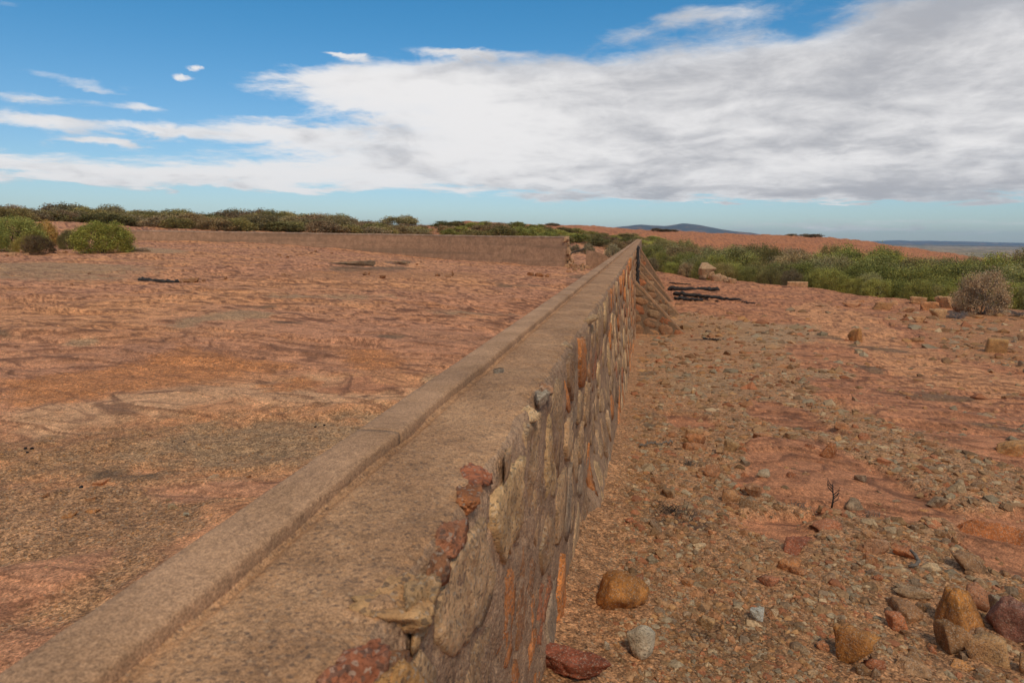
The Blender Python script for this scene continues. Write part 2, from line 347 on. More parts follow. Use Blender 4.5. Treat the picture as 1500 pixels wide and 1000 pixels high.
# ------------------------------------------------------------------ mesh helpers
def mesh_np(name, V, Fc, mat=None, smooth=True, attrs=None):
    me = bpy.data.meshes.new(name)
    V = np.asarray(V, np.float32); me.vertices.add(len(V)); me.vertices.foreach_set('co', V.ravel())
    if isinstance(Fc, np.ndarray):
        k = Fc.shape[1]; me.loops.add(Fc.size); me.loops.foreach_set('vertex_index', Fc.astype(np.int32).ravel())
        me.polygons.add(len(Fc)); me.polygons.foreach_set('loop_start', np.arange(0, Fc.size, k, dtype=np.int32))
    else:
        tot = sum(len(f) for f in Fc); me.loops.add(tot)
        me.loops.foreach_set('vertex_index', np.concatenate([np.asarray(f) for f in Fc]).astype(np.int32))
        ls = np.cumsum([0]+[len(f) for f in Fc[:-1]]).astype(np.int32)
        me.polygons.add(len(Fc)); me.polygons.foreach_set('loop_start', ls)
    me.update(calc_edges=True)
    me.polygons.foreach_set('use_smooth', np.full(len(me.polygons), smooth))
    for k, v in (attrs or {}).items():
        v = np.asarray(v, np.float32)
        if v.ndim == 1: me.attributes.new(k, 'FLOAT', 'POINT').data.foreach_set('value', v)
        else:
            if v.shape[1] == 3: v = np.concatenate([v, np.ones((len(v), 1), np.float32)], 1)
            me.attributes.new(k, 'FLOAT_COLOR', 'POINT').data.foreach_set('color', v.ravel())
    if mat: me.materials.append(mat)
    return me
def obj(name, me, parent=None, loc=None, rot=None, scale=None, color=None):
    o = bpy.data.objects.new(name, me); COL.objects.link(o)
    if parent: o.parent = parent
    if loc is not None: o.location = loc
    if rot is not None: o.rotation_euler = rot
    if scale is not None: o.scale = scale
    if color is not None: o.color = (*color[:3], 1)
    return o
def tag(o, label=None, cat=None, group=None, kind=None):
    for k, v in (('label', label), ('category', cat), ('group', group), ('kind', kind)):
        if v: o[k] = v
    return o
def empty(name, loc, **kw):
    o = bpy.data.objects.new(name, None); COL.objects.link(o); o.location = loc; o.empty_display_size = .2
    return tag(o, **kw)
def grid_faces(nr, nc, wrap=False):
    a = np.arange(nr*nc).reshape(nr, nc)
    if wrap: a = np.concatenate([a, a[:, :1]], 1)
    return np.stack([a[:-1, :-1].ravel(), a[:-1, 1:].ravel(), a[1:, 1:].ravel(), a[1:, :-1].ravel()], 1)
def tube(pts, radii, n=6, jitter=0.0, seed=0):
    rg = np.random.default_rng(seed); P = np.array(pts, float); V = []
    for i, p in enumerate(P):
        t = P[min(i+1, len(P)-1)]-P[max(i-1, 0)]; t /= np.linalg.norm(t)+1e-9
        a = np.cross(t, (0, 0, 1) if abs(t[2]) < .9 else (1, 0, 0)); a /= np.linalg.norm(a); b = np.cross(t, a)
        for k in range(n):
            th = 2*math.pi*k/n; rr = radii[i]*(1+jitter*rg.uniform(-1, 1)); V.append(p+rr*(a*math.cos(th)+b*math.sin(th)))
    Fq = []
    for i in range(len(P)-1):
        for k in range(n): Fq.append((i*n+k, i*n+(k+1) % n, (i+1)*n+(k+1) % n, (i+1)*n+k))
    Fq.append(tuple(range(n))[::-1]); Fq.append(tuple((len(P)-1)*n+k for k in range(n)))
    return V, Fq
def join(parts):
    V, Fc, o = [], [], 0
    for v, f in parts:
        V += list(v); Fc += [tuple(i+o for i in q) for q in f]; o += len(v)
    return V, Fc

# ------------------------------------------------------------------ materials
def mat(name):
    m = bpy.data.materials.new(name); m.use_nodes = True; t = NT(m.node_tree); t.n.clear()
    out = t.new('ShaderNodeOutputMaterial'); b = t.new('ShaderNodeBsdfPrincipled'); t.l.new(b.outputs[0], out.inputs[0])
    b.inputs['Roughness'].default_value = .9; b.inputs['Specular IOR Level'].default_value = .25
    return m, t, b
def bump(t, b, h, dist, strength=1.0, prev=None):
    n = t.new('ShaderNodeBump', {'Height': h}); n.inputs['Distance'].default_value = dist; n.inputs['Strength'].default_value = strength
    if prev is not None: t.l.new(prev, n.inputs['Normal'])
    t.put(b.inputs['Normal'], n.outputs[0]); return n.outputs[0]

def m_ground():
    m, t, b = mat('weathered_granite_ground')
    P = t.new('ShaderNodeNewGeometry').outputs['Position']
    col = t.new('ShaderNodeAttribute', attribute_name='col').outputs['Color']; gr = t.new('ShaderNodeAttribute', attribute_name='grav').outputs['Fac']
    f1 = t.noise(P, 14, 7, .7); f2 = t.noise(P, 110, 4, .75); f3 = t.noise(P, 3.1, 8, .68)
    v = t.voro(P, 130, out='Color'); vs = t.new('ShaderNodeSeparateColor', {0: v}).outputs
    v2 = t.voro(P, 48, out='Color'); vs2 = t.new('ShaderNodeSeparateColor', {0: v2}).outputs
    gain = t.m('ADD', .62, t.m('MULTIPLY', f1, .76))
    gain = t.m('MULTIPLY', gain, t.ramp(f2, .34, .66, .62, 1.3))
    gain = t.m('MULTIPLY', gain, t.ramp(f3, .3, .7, .78, 1.2))
    c = t.mix(1.0, col, t.new('ShaderNodeCombineColor', {0: gain, 1: gain, 2: gain}).outputs[0], 'MULTIPLY')
    grain = t.m('MULTIPLY', t.ramp(vs[0], 0, 1, .55, 1.5, False), t.ramp(vs2[1], 0, 1, .7, 1.35, False))
    gg = t.m('ADD', 1.0, t.m('MULTIPLY', t.m('SUBTRACT', grain, 1.0), t.m('ADD', .5, t.m('MULTIPLY', gr, .6))))
    c = t.mix(1.0, c, t.new('ShaderNodeCombineColor', {0: gg, 1: gg, 2: gg}).outputs[0], 'MULTIPLY')
    pale = t.m('MULTIPLY', t.ramp(vs[1], .93, .98), t.m('ADD', .15, t.m('MULTIPLY', gr, .5)))
    c = t.mix(pale, c, (.5, .36, .22))
    crack = t.ramp(t.m('ABSOLUTE', t.m('SUBTRACT', t.noise(P, 1.7, 9, .72, .6), .5)), 0.0, .008, .55, 1.0)
    c = t.mix(1.0, c, t.new('ShaderNodeCombineColor', {0: crack, 1: crack, 2: crack}).outputs[0], 'MULTIPLY')
    orange = t.m('MULTIPLY', t.ramp(f1, .52, .7), .2); c = t.mix(orange, c, t.mix(1.0, c, (1.25, .82, .6), 'MULTIPLY'))
    t.put(b.inputs['Base Color'], c)
    lump = t.noise(P, 24, 9, .78); n1 = bump(t, b, lump, .011)
    vd = t.voro(P, 90, out='Distance'); h2 = t.m('MULTIPLY', t.m('SUBTRACT', 1.0, vd), t.m('ADD', .25, gr)); bump(t, b, h2, .0045, .8, n1)
    return m
def m_stone(name='weathered_stone', speck=1.0, vs=260):
    m, t, b = mat(name)
    tc = t.new('ShaderNodeNewGeometry').outputs['Position']; oi = t.new('ShaderNodeObjectInfo')
    col = t.mix(1.0, oi.outputs['Color'], (1.38, 1.10, .80), 'MULTIPLY'); P = t.vm('ADD', tc, t.vm('SCALE', (31., 17., 5.), scale=oi.outputs['Random']))
    f1 = t.noise(P, 9, 5, .65); f2 = t.noise(P, 170, 2, .7); f3 = t.noise(P, 45, 4, .7)
    g = t.m('MULTIPLY', t.ramp(f1, .25, .75, .62, 1.35), t.ramp(f3, .3, .7, .75, 1.25))
    c = t.mix(1.0, col, t.new('ShaderNodeCombineColor', {0: g, 1: g, 2: g}).outputs[0], 'MULTIPLY')
    rust = t.ramp(t.noise(P, 5, 4, .6), .5, .68); c = t.mix(t.m('MULTIPLY', rust, .4), c, (.38, .16, .06))
    v = t.new('ShaderNodeSeparateColor', {0: t.voro(P, vs, out='Color')}).outputs
    c = t.mix(t.m('MULTIPLY', t.ramp(v[0], .78, .9), .55*speck), c, (.10, .075, .055))
    c = t.mix(t.m('MULTIPLY', t.ramp(v[1], .82, .95), .4*speck), c, (.60, .46, .32))
    t.put(b.inputs['Base Color'], c)
    n1 = bump(t, b, t.noise(P, 26, 6, .72), .02, .9); bump(t, b, f2, .004, .8, n1)
    return m
def m_mortar(name, c0, c1, bits=1.0, rough=1.0, stain=0.0):
    m, t, b = mat(name)
    P = t.new('ShaderNodeNewGeometry').outputs['Position']
    f1 = t.noise(P, 5, 5, .6); f2 = t.noise(P, 130, 3, .7); f3 = t.noise(P, 28, 5, .7)
    c = t.mix(t.ramp(f1, .3, .7), c0, c1)
    f4 = t.noise(P, 420, 2, .6); g = t.m('MULTIPLY', t.m('MULTIPLY', t.ramp(f2, .3, .7, .8, 1.2), t.ramp(f4, .35, .65, .72, 1.3)), t.ramp(f3, .28, .72, 1-.2*rough, 1+.16*rough))
    big_ = t.ramp(t.noise(P, 2.3, 7, .7), .35, .65, .80, 1.14); g = t.m('MULTIPLY', g, big_)
    c = t.mix(1.0, c, t.new('ShaderNodeCombineColor', {0: g, 1: g, 2: g}).outputs[0], 'MULTIPLY')
    v = t.new('ShaderNodeSeparateColor', {0: t.voro(P, 210, out='Color')}).outputs
    c = t.mix(t.m('MULTIPLY', t.ramp(v[0], .88, .95), .5*bits), c, (.52, .25, .10))
    c = t.mix(t.m('MULTIPLY', t.ramp(v[1], .96, .99), .45*bits), c, (.58, .36, .2))
    c = t.mix(t.m('MULTIPLY', t.ramp(v[2], .88, .93), .5*bits), c, (.07, .05, .04))
    ck = t.ramp(t.m('ABSOLUTE', t.m('SUBTRACT', t.noise(P, 2.1, 10, .7, 1.0), .5)), 0.0, .004, .45, 1.0); c = t.mix(1.0, c, t.new('ShaderNodeCombineColor', {0: ck, 1: ck, 2: ck}).outputs[0], 'MULTIPLY')
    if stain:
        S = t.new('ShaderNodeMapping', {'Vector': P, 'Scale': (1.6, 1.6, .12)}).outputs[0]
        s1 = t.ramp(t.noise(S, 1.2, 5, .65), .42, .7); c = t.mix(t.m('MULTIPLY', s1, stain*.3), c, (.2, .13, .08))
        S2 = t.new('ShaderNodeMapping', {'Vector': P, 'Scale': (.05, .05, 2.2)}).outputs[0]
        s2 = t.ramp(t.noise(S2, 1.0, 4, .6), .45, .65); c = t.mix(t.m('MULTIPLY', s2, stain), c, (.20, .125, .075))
    t.put(b.inputs['Base Color'], c)
    n1 = bump(t, b, f3, .007*rough, .8); bump(t, b, t.m('SUBTRACT', 1.0, t.voro(P, 120)), .003*rough, .7, n1)
    return m
def m_wood(name, c0, c1, gloss=.85):
    m, t, b = mat(name); P = t.new('ShaderNodeTexCoord').outputs['Object']
    S = t.new('ShaderNodeMapping', {'Vector': P, 'Scale': (1.0, 14., 14.)}).outputs[0]
    f = t.noise(S, 4, 5, .7); t.put(b.inputs['Base Color'], t.mix(t.ramp(f, .35, .7), c0, c1)); b.inputs['Roughness'].default_value = gloss
    bump(t, b, f, .02); return m
def m_leaf():
    m, t, b = mat('shrub_foliage')
    col = t.new('ShaderNodeObjectInfo').outputs['Color']; sh = t.new('ShaderNodeAttribute', attribute_name='tone').outputs['Color']
    c = t.mix(1.0, t.mix(1.0, col, (2.75, 2.25, 1.7), 'MULTIPLY'), sh, 'MULTIPLY'); t.put(b.inputs['Base Color'], c)
    tr = t.new('ShaderNodeBsdfTranslucent', {0: c}); mx = t.new('ShaderNodeMixShader', {0: .2, 1: b.outputs[0], 2: tr.outputs[0]})
    out = [n for n in t.n if n.type == 'OUTPUT_MATERIAL'][0]; t.l.new(mx.outputs[0], out.inputs[0]); return m
def m_plain(name, c, rough=.9):
    m, t, b = mat(name); P = t.new('ShaderNodeNewGeometry').outputs['Position']
    g = t.ramp(t.noise(P, 18, 5, .7), .3, .7, .65, 1.35); t.put(b.inputs['Base Color'], t.mix(1.0, c, t.new('ShaderNodeCombineColor', {0: g, 1: g, 2: g}).outputs[0], 'MULTIPLY'))
    b.inputs['Roughness'].default_value = rough; return m
M_GROUND = m_ground(); M_STONE = m_stone(); M_WSTONE = m_stone('speckled_wall_granite', 1.1, 170); M_LEAF = m_leaf()
M_MORTAR = m_mortar('rough_wall_mortar', (.31, .18, .10), (.42, .25, .14), .8, 1.3)
M_DARKMORTAR = m_mortar('buttress_mortar', (.17, .105, .06), (.25, .155, .09))
M_TOP = m_mortar('coarse_wall_top_mortar', (.38, .195, .09), (.48, .26, .125), 1.0, 1.0)
M_COPE = m_mortar('smooth_coping_render', (.38, .205, .10), (.47, .26, .135), .3, .35)
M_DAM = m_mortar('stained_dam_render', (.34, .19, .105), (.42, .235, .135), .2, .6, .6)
M_CHAR = m_wood('charred_timber', (.018, .016, .015), (.085, .072, .062))
M_GREYWOOD = m_wood('weathered_grey_wood', (.15, .12, .09), (.27, .22, .17))
M_BARK = m_plain('shrub_bark', (.075, .055, .042))
M_TWIG = m_plain('dry_twigs', (.17, .13, .10))

# ------------------------------------------------------------------ THE GROUND
azs = np.concatenate([np.linspace(-180, -52, 34, endpoint=False), np.linspace(-52, 30, 700, endpoint=False), np.linspace(30, 180, 38, endpoint=False)])
rs = np.concatenate([np.exp(np.linspace(math.log(.35), math.log(1.5), 24, endpoint=False)), np.exp(np.linspace(math.log(1.5), math.log(5), 230, endpoint=False)), np.exp(np.linspace(math.log(5), math.log(70), 430, endpoint=False)),
                     np.exp(np.linspace(math.log(70), math.log(420), 90, endpoint=False)), np.exp(np.linspace(math.log(420), math.log(12000), 40))])
AZ, RR_ = np.meshgrid(np.radians(azs), rs); gx = (RR_*np.sin(AZ)).ravel(); gy = (RR_*np.cos(AZ)).ravel()
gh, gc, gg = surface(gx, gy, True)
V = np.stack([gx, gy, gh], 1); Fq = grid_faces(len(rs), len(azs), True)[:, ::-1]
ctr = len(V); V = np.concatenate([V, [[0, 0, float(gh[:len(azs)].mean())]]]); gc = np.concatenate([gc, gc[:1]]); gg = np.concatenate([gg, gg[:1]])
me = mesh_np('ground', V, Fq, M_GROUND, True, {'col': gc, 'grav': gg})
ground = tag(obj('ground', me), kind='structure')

# ------------------------------------------------------------------ distant hills and plain edge
def hill(name, pts, dist, depth, colr, label):
    """a long hill: ridge heights given as photo heights above the ground line at a set distance"""
    us = np.linspace(0, 1, 90); xs = np.interp(us, np.linspace(0, 1, len(pts)), [p[0] for p in pts]); ys = np.interp(xs, [p[0] for p in pts], [p[1] for p in pts])
    V = []; nr = 14
    for k in range(nr):
        f = k/(nr-1)
        for px, py in zip(xs, ys):
            a, t, u = ray(px, py); r = dist+(f-.5)*depth; top = t*dist
            prof = math.sin(math.pi*f)**.8; V.append((u[0]*r, u[1]*r, -27+(top+27)*prof))
    V = np.array(V); V[:, 2] += fbm(V*.004, 4)*14*np.tile(1, len(V))*(V[:, 2] > -20)
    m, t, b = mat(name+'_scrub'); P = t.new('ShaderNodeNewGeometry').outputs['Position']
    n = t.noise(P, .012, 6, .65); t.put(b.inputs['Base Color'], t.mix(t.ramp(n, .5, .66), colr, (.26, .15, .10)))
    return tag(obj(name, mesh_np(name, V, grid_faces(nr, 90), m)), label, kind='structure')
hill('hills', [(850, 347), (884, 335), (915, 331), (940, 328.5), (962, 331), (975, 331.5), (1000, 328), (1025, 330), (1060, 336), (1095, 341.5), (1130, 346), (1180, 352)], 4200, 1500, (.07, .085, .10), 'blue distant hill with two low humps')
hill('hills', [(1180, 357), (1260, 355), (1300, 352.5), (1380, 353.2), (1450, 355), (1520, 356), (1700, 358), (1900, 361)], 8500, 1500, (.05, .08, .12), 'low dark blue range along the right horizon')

# ------------------------------------------------------------------ THE STONE WALL
wall = empty('stone_wall', (0, 0, 0), label='long mortared rubble stone wall running away with a raised coping and ragged right edge', cat='wall')
ys = np.concatenate([np.linspace(-2.5, .35, 40, endpoint=False), np.exp(np.linspace(math.log(.35), math.log(9), 560, endpoint=False)), np.exp(np.linspace(math.log(9), math.log(52), 150))])
def face_x(y, z):
    y = np.asarray(y, float); zb = base_z(y); zs = np.interp(y, [3.2, 5, 9, 20], [-1.46, -.8, -.75, -.7])
    k = np.clip((zs-z)/np.maximum(zs-zb, .15), 0, 1.3)*np.interp(y, [3.15, 3.35], [0, 1])
    return FACE_X+.005*(-z)+.085*k
nf = 96; nl = 26
prof_n = nl+nf
NY = len(ys)
Yg = np.repeat(ys[:, None], prof_n, 1); Zg = np.zeros_like(Yg); Xg = np.zeros_like(Yg)
tz = top_z(ys); zb = base_z(ys)-.35
retreat = .008+.038*np.clip(n2(ys*1.0, ys*0, 4.0, 4, 2.0)+.2, 0, 1)+.014*np.clip(n2(ys, ys*0, 24.0, 3, 6.0), -.5, 1)       # the edge is chipped back unevenly
lx = np.concatenate([np.linspace(-.502, -.472, 9), np.linspace(-.462, FACE_X, nl-9)])
for j in range(nl):
    Xg[:, j] = lx[j]-retreat*(j/(nl-1))**4; Zg[:, j] = tz-.022-retreat*.30*(j/(nl-1))**8
for j in range(nf):
    f = (j+.35)/(nf-.65)
    z = tz-.022-retreat*.35+(zb-(tz-.022-retreat*.35))*f**1.12
    Zg[:, nl+j] = z; Xg[:, nl+j] = face_x(ys, z)-retreat*.95*math.exp(-j/3.0)+(.004 if j else .001)
for j in range(nl): Zg[:, j] -= .009*np.exp(-((lx[j]+.486)/.0075)**2)*np.clip(.75+n2(ys, ys*0, 3.0, 3, 9.0)*1.2, .2, 1.2)
p3 = np.stack([Xg.ravel(), Yg.ravel(), Zg.ravel()], 1)
isf = np.tile(np.arange(prof_n) >= nl-1, NY)
rough1 = fbm(p3*np.array([7, 7, 7]), 5, .6); rough2 = fbm(p3*28+9, 3, .6)
pits = np.clip(-fbm(p3*13+40, 3)-.18, 0, 1)
amp_edge = np.tile(np.concatenate([np.linspace(.0, 1, nl)**3, np.ones(nf)]), NY)
framp = np.tile(np.concatenate([np.zeros(nl), np.clip(np.arange(nf)/7.0, 0, 1)]), NY)
p3[:, 0] += np.where(isf, framp*(rough1*.018+rough2*.007-pits*.04+.004), 0)
p3[:, 2] += np.where(isf, 0, rough2*.0022+rough1*.005+amp_edge*rough1*.010)
edge_w = np.tile(np.exp(-np.abs(np.arange(prof_n)-nl)/2.5), NY); p3[:, 2] += edge_w*(rough1*.022-.006)
body = obj('mortar_core', mesh_np('mortar_core', p3, grid_faces(NY, prof_n)[:, ::-1], M_MORTAR), wall)
body.data.materials.append(M_TOP)
mi = np.tile((np.arange(prof_n-1) < nl-1).astype(np.int32), NY-1); body.data.polygons.foreach_set('material_index', mi)
# upstream face and far end
yy = ys[::6]; yy = np.append(yy, 52.0); n6 = len(yy); lv = np.linspace(0, 1, 8)
V = [(-.592-.02*f-.004, y, top_z(y)-.03-f*(1.6+.02*y)) for y in yy for f in lv]
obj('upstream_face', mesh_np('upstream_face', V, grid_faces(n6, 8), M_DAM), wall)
ft = [(-.6, 52, top_z(52)-.01), (-.28, 52, top_z(52)-.04), (-.16, 52, -3.3), (-.64, 52, -3.3)]
ftb = [(a, b+.05, c) for a, b, c in ft]
obj('end_face', mesh_np('end_face', ft+ftb, [(3, 2, 1, 0), (4, 5, 6, 7), (0, 1, 5, 4), (1, 2, 6, 5), (2, 3, 7, 6), (3, 0, 4, 7)], M_MORTAR, False), wall)
# the raised coping, cast in lengths with hairline joints between them
joints = [-2.5, 1.33, 4.6, 9.0, 12.0, 16.0, 20, 24, 28, 33, 38, 45, 52]
for a, b in zip(joints[:-1], joints[1:]):
    n = max(12, int((b-a)/(.012*max(a, .5)))); n = min(n, 260); yq = np.linspace(a+.0006, b-.0006, n)
    prof = [(-.592, -.30), (-.592, -.006), (-.588, -.001), (-.575, 0), (-.55, .001), (-.525, .001), (-.505, 0), (-.4975, -.002), (-.4955, -.007), (-.4950, -.020), (-.4945, -.030), (-.4945, -.045)]
    V = np.array([(px_, y, top_z(y)+pz) for y in yq for px_, pz in prof]); k = np.tile(np.arange(len(prof)), n)
    wob = n2(V[:, 1], V[:, 1]*0, 3.2, 4, 7.0); V[:, 0] += np.where(k > 5, wob*.010, wob*.004)
    V[:, 2] += fbm(V*22, 3)*.0015
    nv = len(prof); Fq = [tuple(q) for q in grid_faces(n, nv)[:, ::-1]]+[tuple(range(nv)), tuple((n-1)*nv+i for i in range(nv))[::-1]]
    obj('coping', mesh_np('coping', V, Fq, M_COPE), wall)
# small drips of mortar at the foot of the coping
# stones of the downstream face
WALLC = [((.37, .27, .18), 6), ((.31, .22, .145), 4), ((.42, .18, .065), 3.5), ((.38, .17, .07), 2.6), ((.31, .135, .075), 2.4), ((.22, .15, .10), 3), ((.42, .31, .19), 2), ((.26, .21, .17), 2), ((.30, .17, .10), 2)]
WC = np.array([c for c, _ in WALLC]); WP = np.array([q for _, q in WALLC], float); WP /= WP.sum()
def voronoi(seeds, k, bound=.45):
    s = seeds[k]; P = [(s[0]-bound, s[1]-bound), (s[0]+bound, s[1]-bound), (s[0]+bound, s[1]+bound), (s[0]-bound, s[1]+bound)]
    d = np.hypot(*(seeds-s).T); 
    for j in np.argsort(d)[1:14]:
        m_ = (seeds[j]+s)/2; nn = seeds[j]-s; Q = []
        for i in range(len(P)):
            a, b = P[i], P[(i+1) % len(P)]; da = (a[0]-m_[0])*nn[0]+(a[1]-m_[1])*nn[1]; db = (b[0]-m_[0])*nn[0]+(b[1]-m_[1])*nn[1]
            if da <= 0: Q.append(a)
            if da*db < 0: f = da/(da-db); Q.append((a[0]+(b[0]-a[0])*f, a[1]+(b[1]-a[1])*f))
        P = Q
        if len(P) < 3: return None
    return np.array(P)
def slab(P, n, rings, proud, inset, seed, place):
    """a stone: polygon P (in the face plane) rounded, roughened and domed out of the mortar"""
    rg = np.random.default_rng(seed); c = P.mean(0); th = np.linspace(0, 2*math.pi, n, endpoint=False); R = []
    for t in th:
        dx, dy = math.cos(t), math.sin(t); best = 9
        for i in range(len(P)):
            a, b = P[i]-c, P[(i+1) % len(P)]-c; e = b-a; dn = dx*e[1]-dy*e[0]
            if abs(dn) > 1e-9:
                r_ = (a[0]*e[1]-a[1]*e[0])/dn; s_ = (a[0]*dy-a[1]*dx)/dn
                if r_ > 0 and -1e-6 <= s_ <= 1+1e-6: best = min(best, r_)
        R.append(best)
    R = np.array(R); R = .12*np.roll(R, 1)+.76*R+.12*np.roll(R, -1); R = R*(1-inset)*(1+rg.uniform(-.16, .10, n)); V = []
    for k in range(rings):
        f = k/(rings); sh = 1-f**1.5*.999 if k else 1.0
        hgt = -.02 if k == 0 else proud*(.55+.45*math.sin(min(1, f*1.4)*math.pi/2))
        for i in range(n):
            s_ = sh if k != 1 else .965
            V.append((c[0]+math.cos(th[i])*R[i]*s_, c[1]+math.sin(th[i])*R[i]*s_, hgt))
    V.append((c[0], c[1], proud)); V = np.array(V)
    V[n:, 2] += fbm(np.stack([V[n:, 0]*14, V[n:, 1]*14, V[n:, 0]*0+seed*1.7], 1), 4, .6)*.022
    Fc = []
    for k in range(rings-1):
        for i in range(n): Fc.append((k*n+i, k*n+(i+1) % n, (k+1)*n+(i+1) % n, (k+1)*n+i))
    last = (rings-1)*n
    for i in range(n): Fc.append((last+i, last+(i+1) % n, len(V)-1))
    return place(V), Fc
def place_face(V): # plane coords (y, z, out) -> world on the battered face
    return np.stack([face_x(V[:, 0], V[:, 1])+V[:, 2], V[:, 0], V[:, 1]], 1)
seeds = []; y = .25
rows = 0
while y < 22:
    wd = .36 if y < 8 else .40; zt, zbot = float(top_z(y))-.06, float(base_z(y)); nrow = max(3, int((zt-zbot)/(.165 if y < 8 else .22)))
    for k in range(nrow): seeds.append((y+random.uniform(-.45, .45)*wd, zt-(k+.5)*(zt-zbot)/nrow+random.uniform(-.4, .4)*(zt-zbot)/nrow))
    y += wd
seeds = np.array(seeds); order = np.argsort(seeds[:, 0]); nst = 0; rest = []
for k in order:
    P = voronoi(seeds, k, .6)
    if P is None: continue
    P[:, 1] = np.minimum(P[:, 1], top_z(P[:, 0])-.045)
    y0 = seeds[k][0]; near = y0 < 2.2; mid = y0 < 4.5
    ins = random.uniform(.02, .22); pr = random.choice([.008, .010, .013, .016, .020, .024])
    c = WC[RNG.choice(len(WC), p=WP)]*random.uniform(.8, 1.15)
    v, f = slab(P, 20 if near else 13 if mid else 8, 7 if near else 4 if mid else 3, pr, ins, int(k), place_face)
    if nst < 292:
        obj('stone', mesh_np('stone', v, f, M_WSTONE), wall, color=np.array(c)*1.15); nst += 1
    else: rest.append((v, f))
v, f = join(rest); o = obj('rubble_face_stones', mesh_np('rubble_face_stones', v, f, M_STONE), wall, color=(.30, .19, .12)); tag(o, kind='stuff')

# ------------------------------------------------------------------ rocks: shaped by random cutting planes
import bmesh
def ico(sub):
    bm = bmesh.new(); bmesh.ops.create_icosphere(bm, subdivisions=sub, radius=1); V = np.array([v.co[:] for v in bm.verts]); Fc = np.array([[v.index for v in f.verts] for f in bm.faces]); bm.free(); return V, Fc
ICO = {s: ico(s) for s in (1, 2, 3, 4, 5)}
def rock_mesh(seed, sub=2, planes=9, rough=.08, round_=.0, flat=1.0, mat_=None, name='rock', boxy=False):
    rg = np.random.default_rng(seed); D_, Fc = ICO[sub]; N = rg.normal(size=(planes, 3)); N /= np.linalg.norm(N, axis=1)[:, None]
    N = np.concatenate([N, [[0, 0, 1], [0, 0, -1]]]); off = np.concatenate([rg.uniform(.6, .95, planes), [.7, .75]])
    if boxy:
        N = np.array([(1, 0, 0), (-1, 0, 0), (0, 1, 0), (0, -1, 0), (0, 0, 1), (0, 0, -1), (.7, .7, .3), (-.6, .5, .6)], float)+rg.normal(size=(8, 3))*.10; N /= np.linalg.norm(N, axis=1)[:, None]; off = np.array([.75, .78, .7, .72, .6, .6, .98, .9])
    dot = D_@N.T; rr = np.where(dot > .05, off/np.maximum(dot, .05), 9).min(1); rr = rr*(1-round_)+round_*.85
    rr = rr*(1+fbm(D_*1.4+seed, 5, .62)*rough*2.6+fbm(D_*6+seed, 3)*rough*.5)
    V = D_*rr[:, None]; V[:, 2] *= flat; V[:, 0] /= np.abs(V[:, 0]).max(); V[:, 1] /= np.abs(V[:, 1]).max(); V[:, 2] /= np.abs(V[:, 2]).max()
    return mesh_np(name, V, Fc, mat_ or M_STONE, smooth=sub >= 4)
def put_rock(px, py, wpx, hpx, colr, label, seed, sub=4, round_=.2, rough=.10, cat='rock', sink=.18, yaw=None, depth=.85, planes=9, name='rock', group=None, tilt=0.0, xyr=None, boxy=False):
    """py = where it meets the ground; size from its apparent width and height at that distance"""
    x, y_, r = xyr or on_ground(px, py); a = math.radians(ray(px, py)[0])-(-math.radians(11.1)); dep = r*math.cos(a)
    wd = wpx/F*dep*1.08; el_ = math.atan2(1.5, r); dp = min(wd*depth, max(.35*wd, hpx/F*dep*.95/max(math.sin(el_), .05)))
    ht = max(.22*wd, hpx/F*dep*1.08-dp*.55*math.sin(el_))/math.cos(el_)
    o = obj(name, rock_mesh(seed, sub, max(6, planes-2), rough*(.6 if boxy else 1.25), round_*.5, boxy=boxy), color=colr)
    ux, uy = x/r, y_/r; x += ux*dp*.42; y_ += uy*dp*.42
    o.location = (x, y_, G(x, y_)+ht*(.5-sink)); o.rotation_euler = (tilt, tilt*.5, math.atan2(-x, y_) + (yaw if yaw is not None else 0))
    o.scale = (wd/2, dp/2, ht*.5*(1+sink))
    return tag(o, label, cat, group)

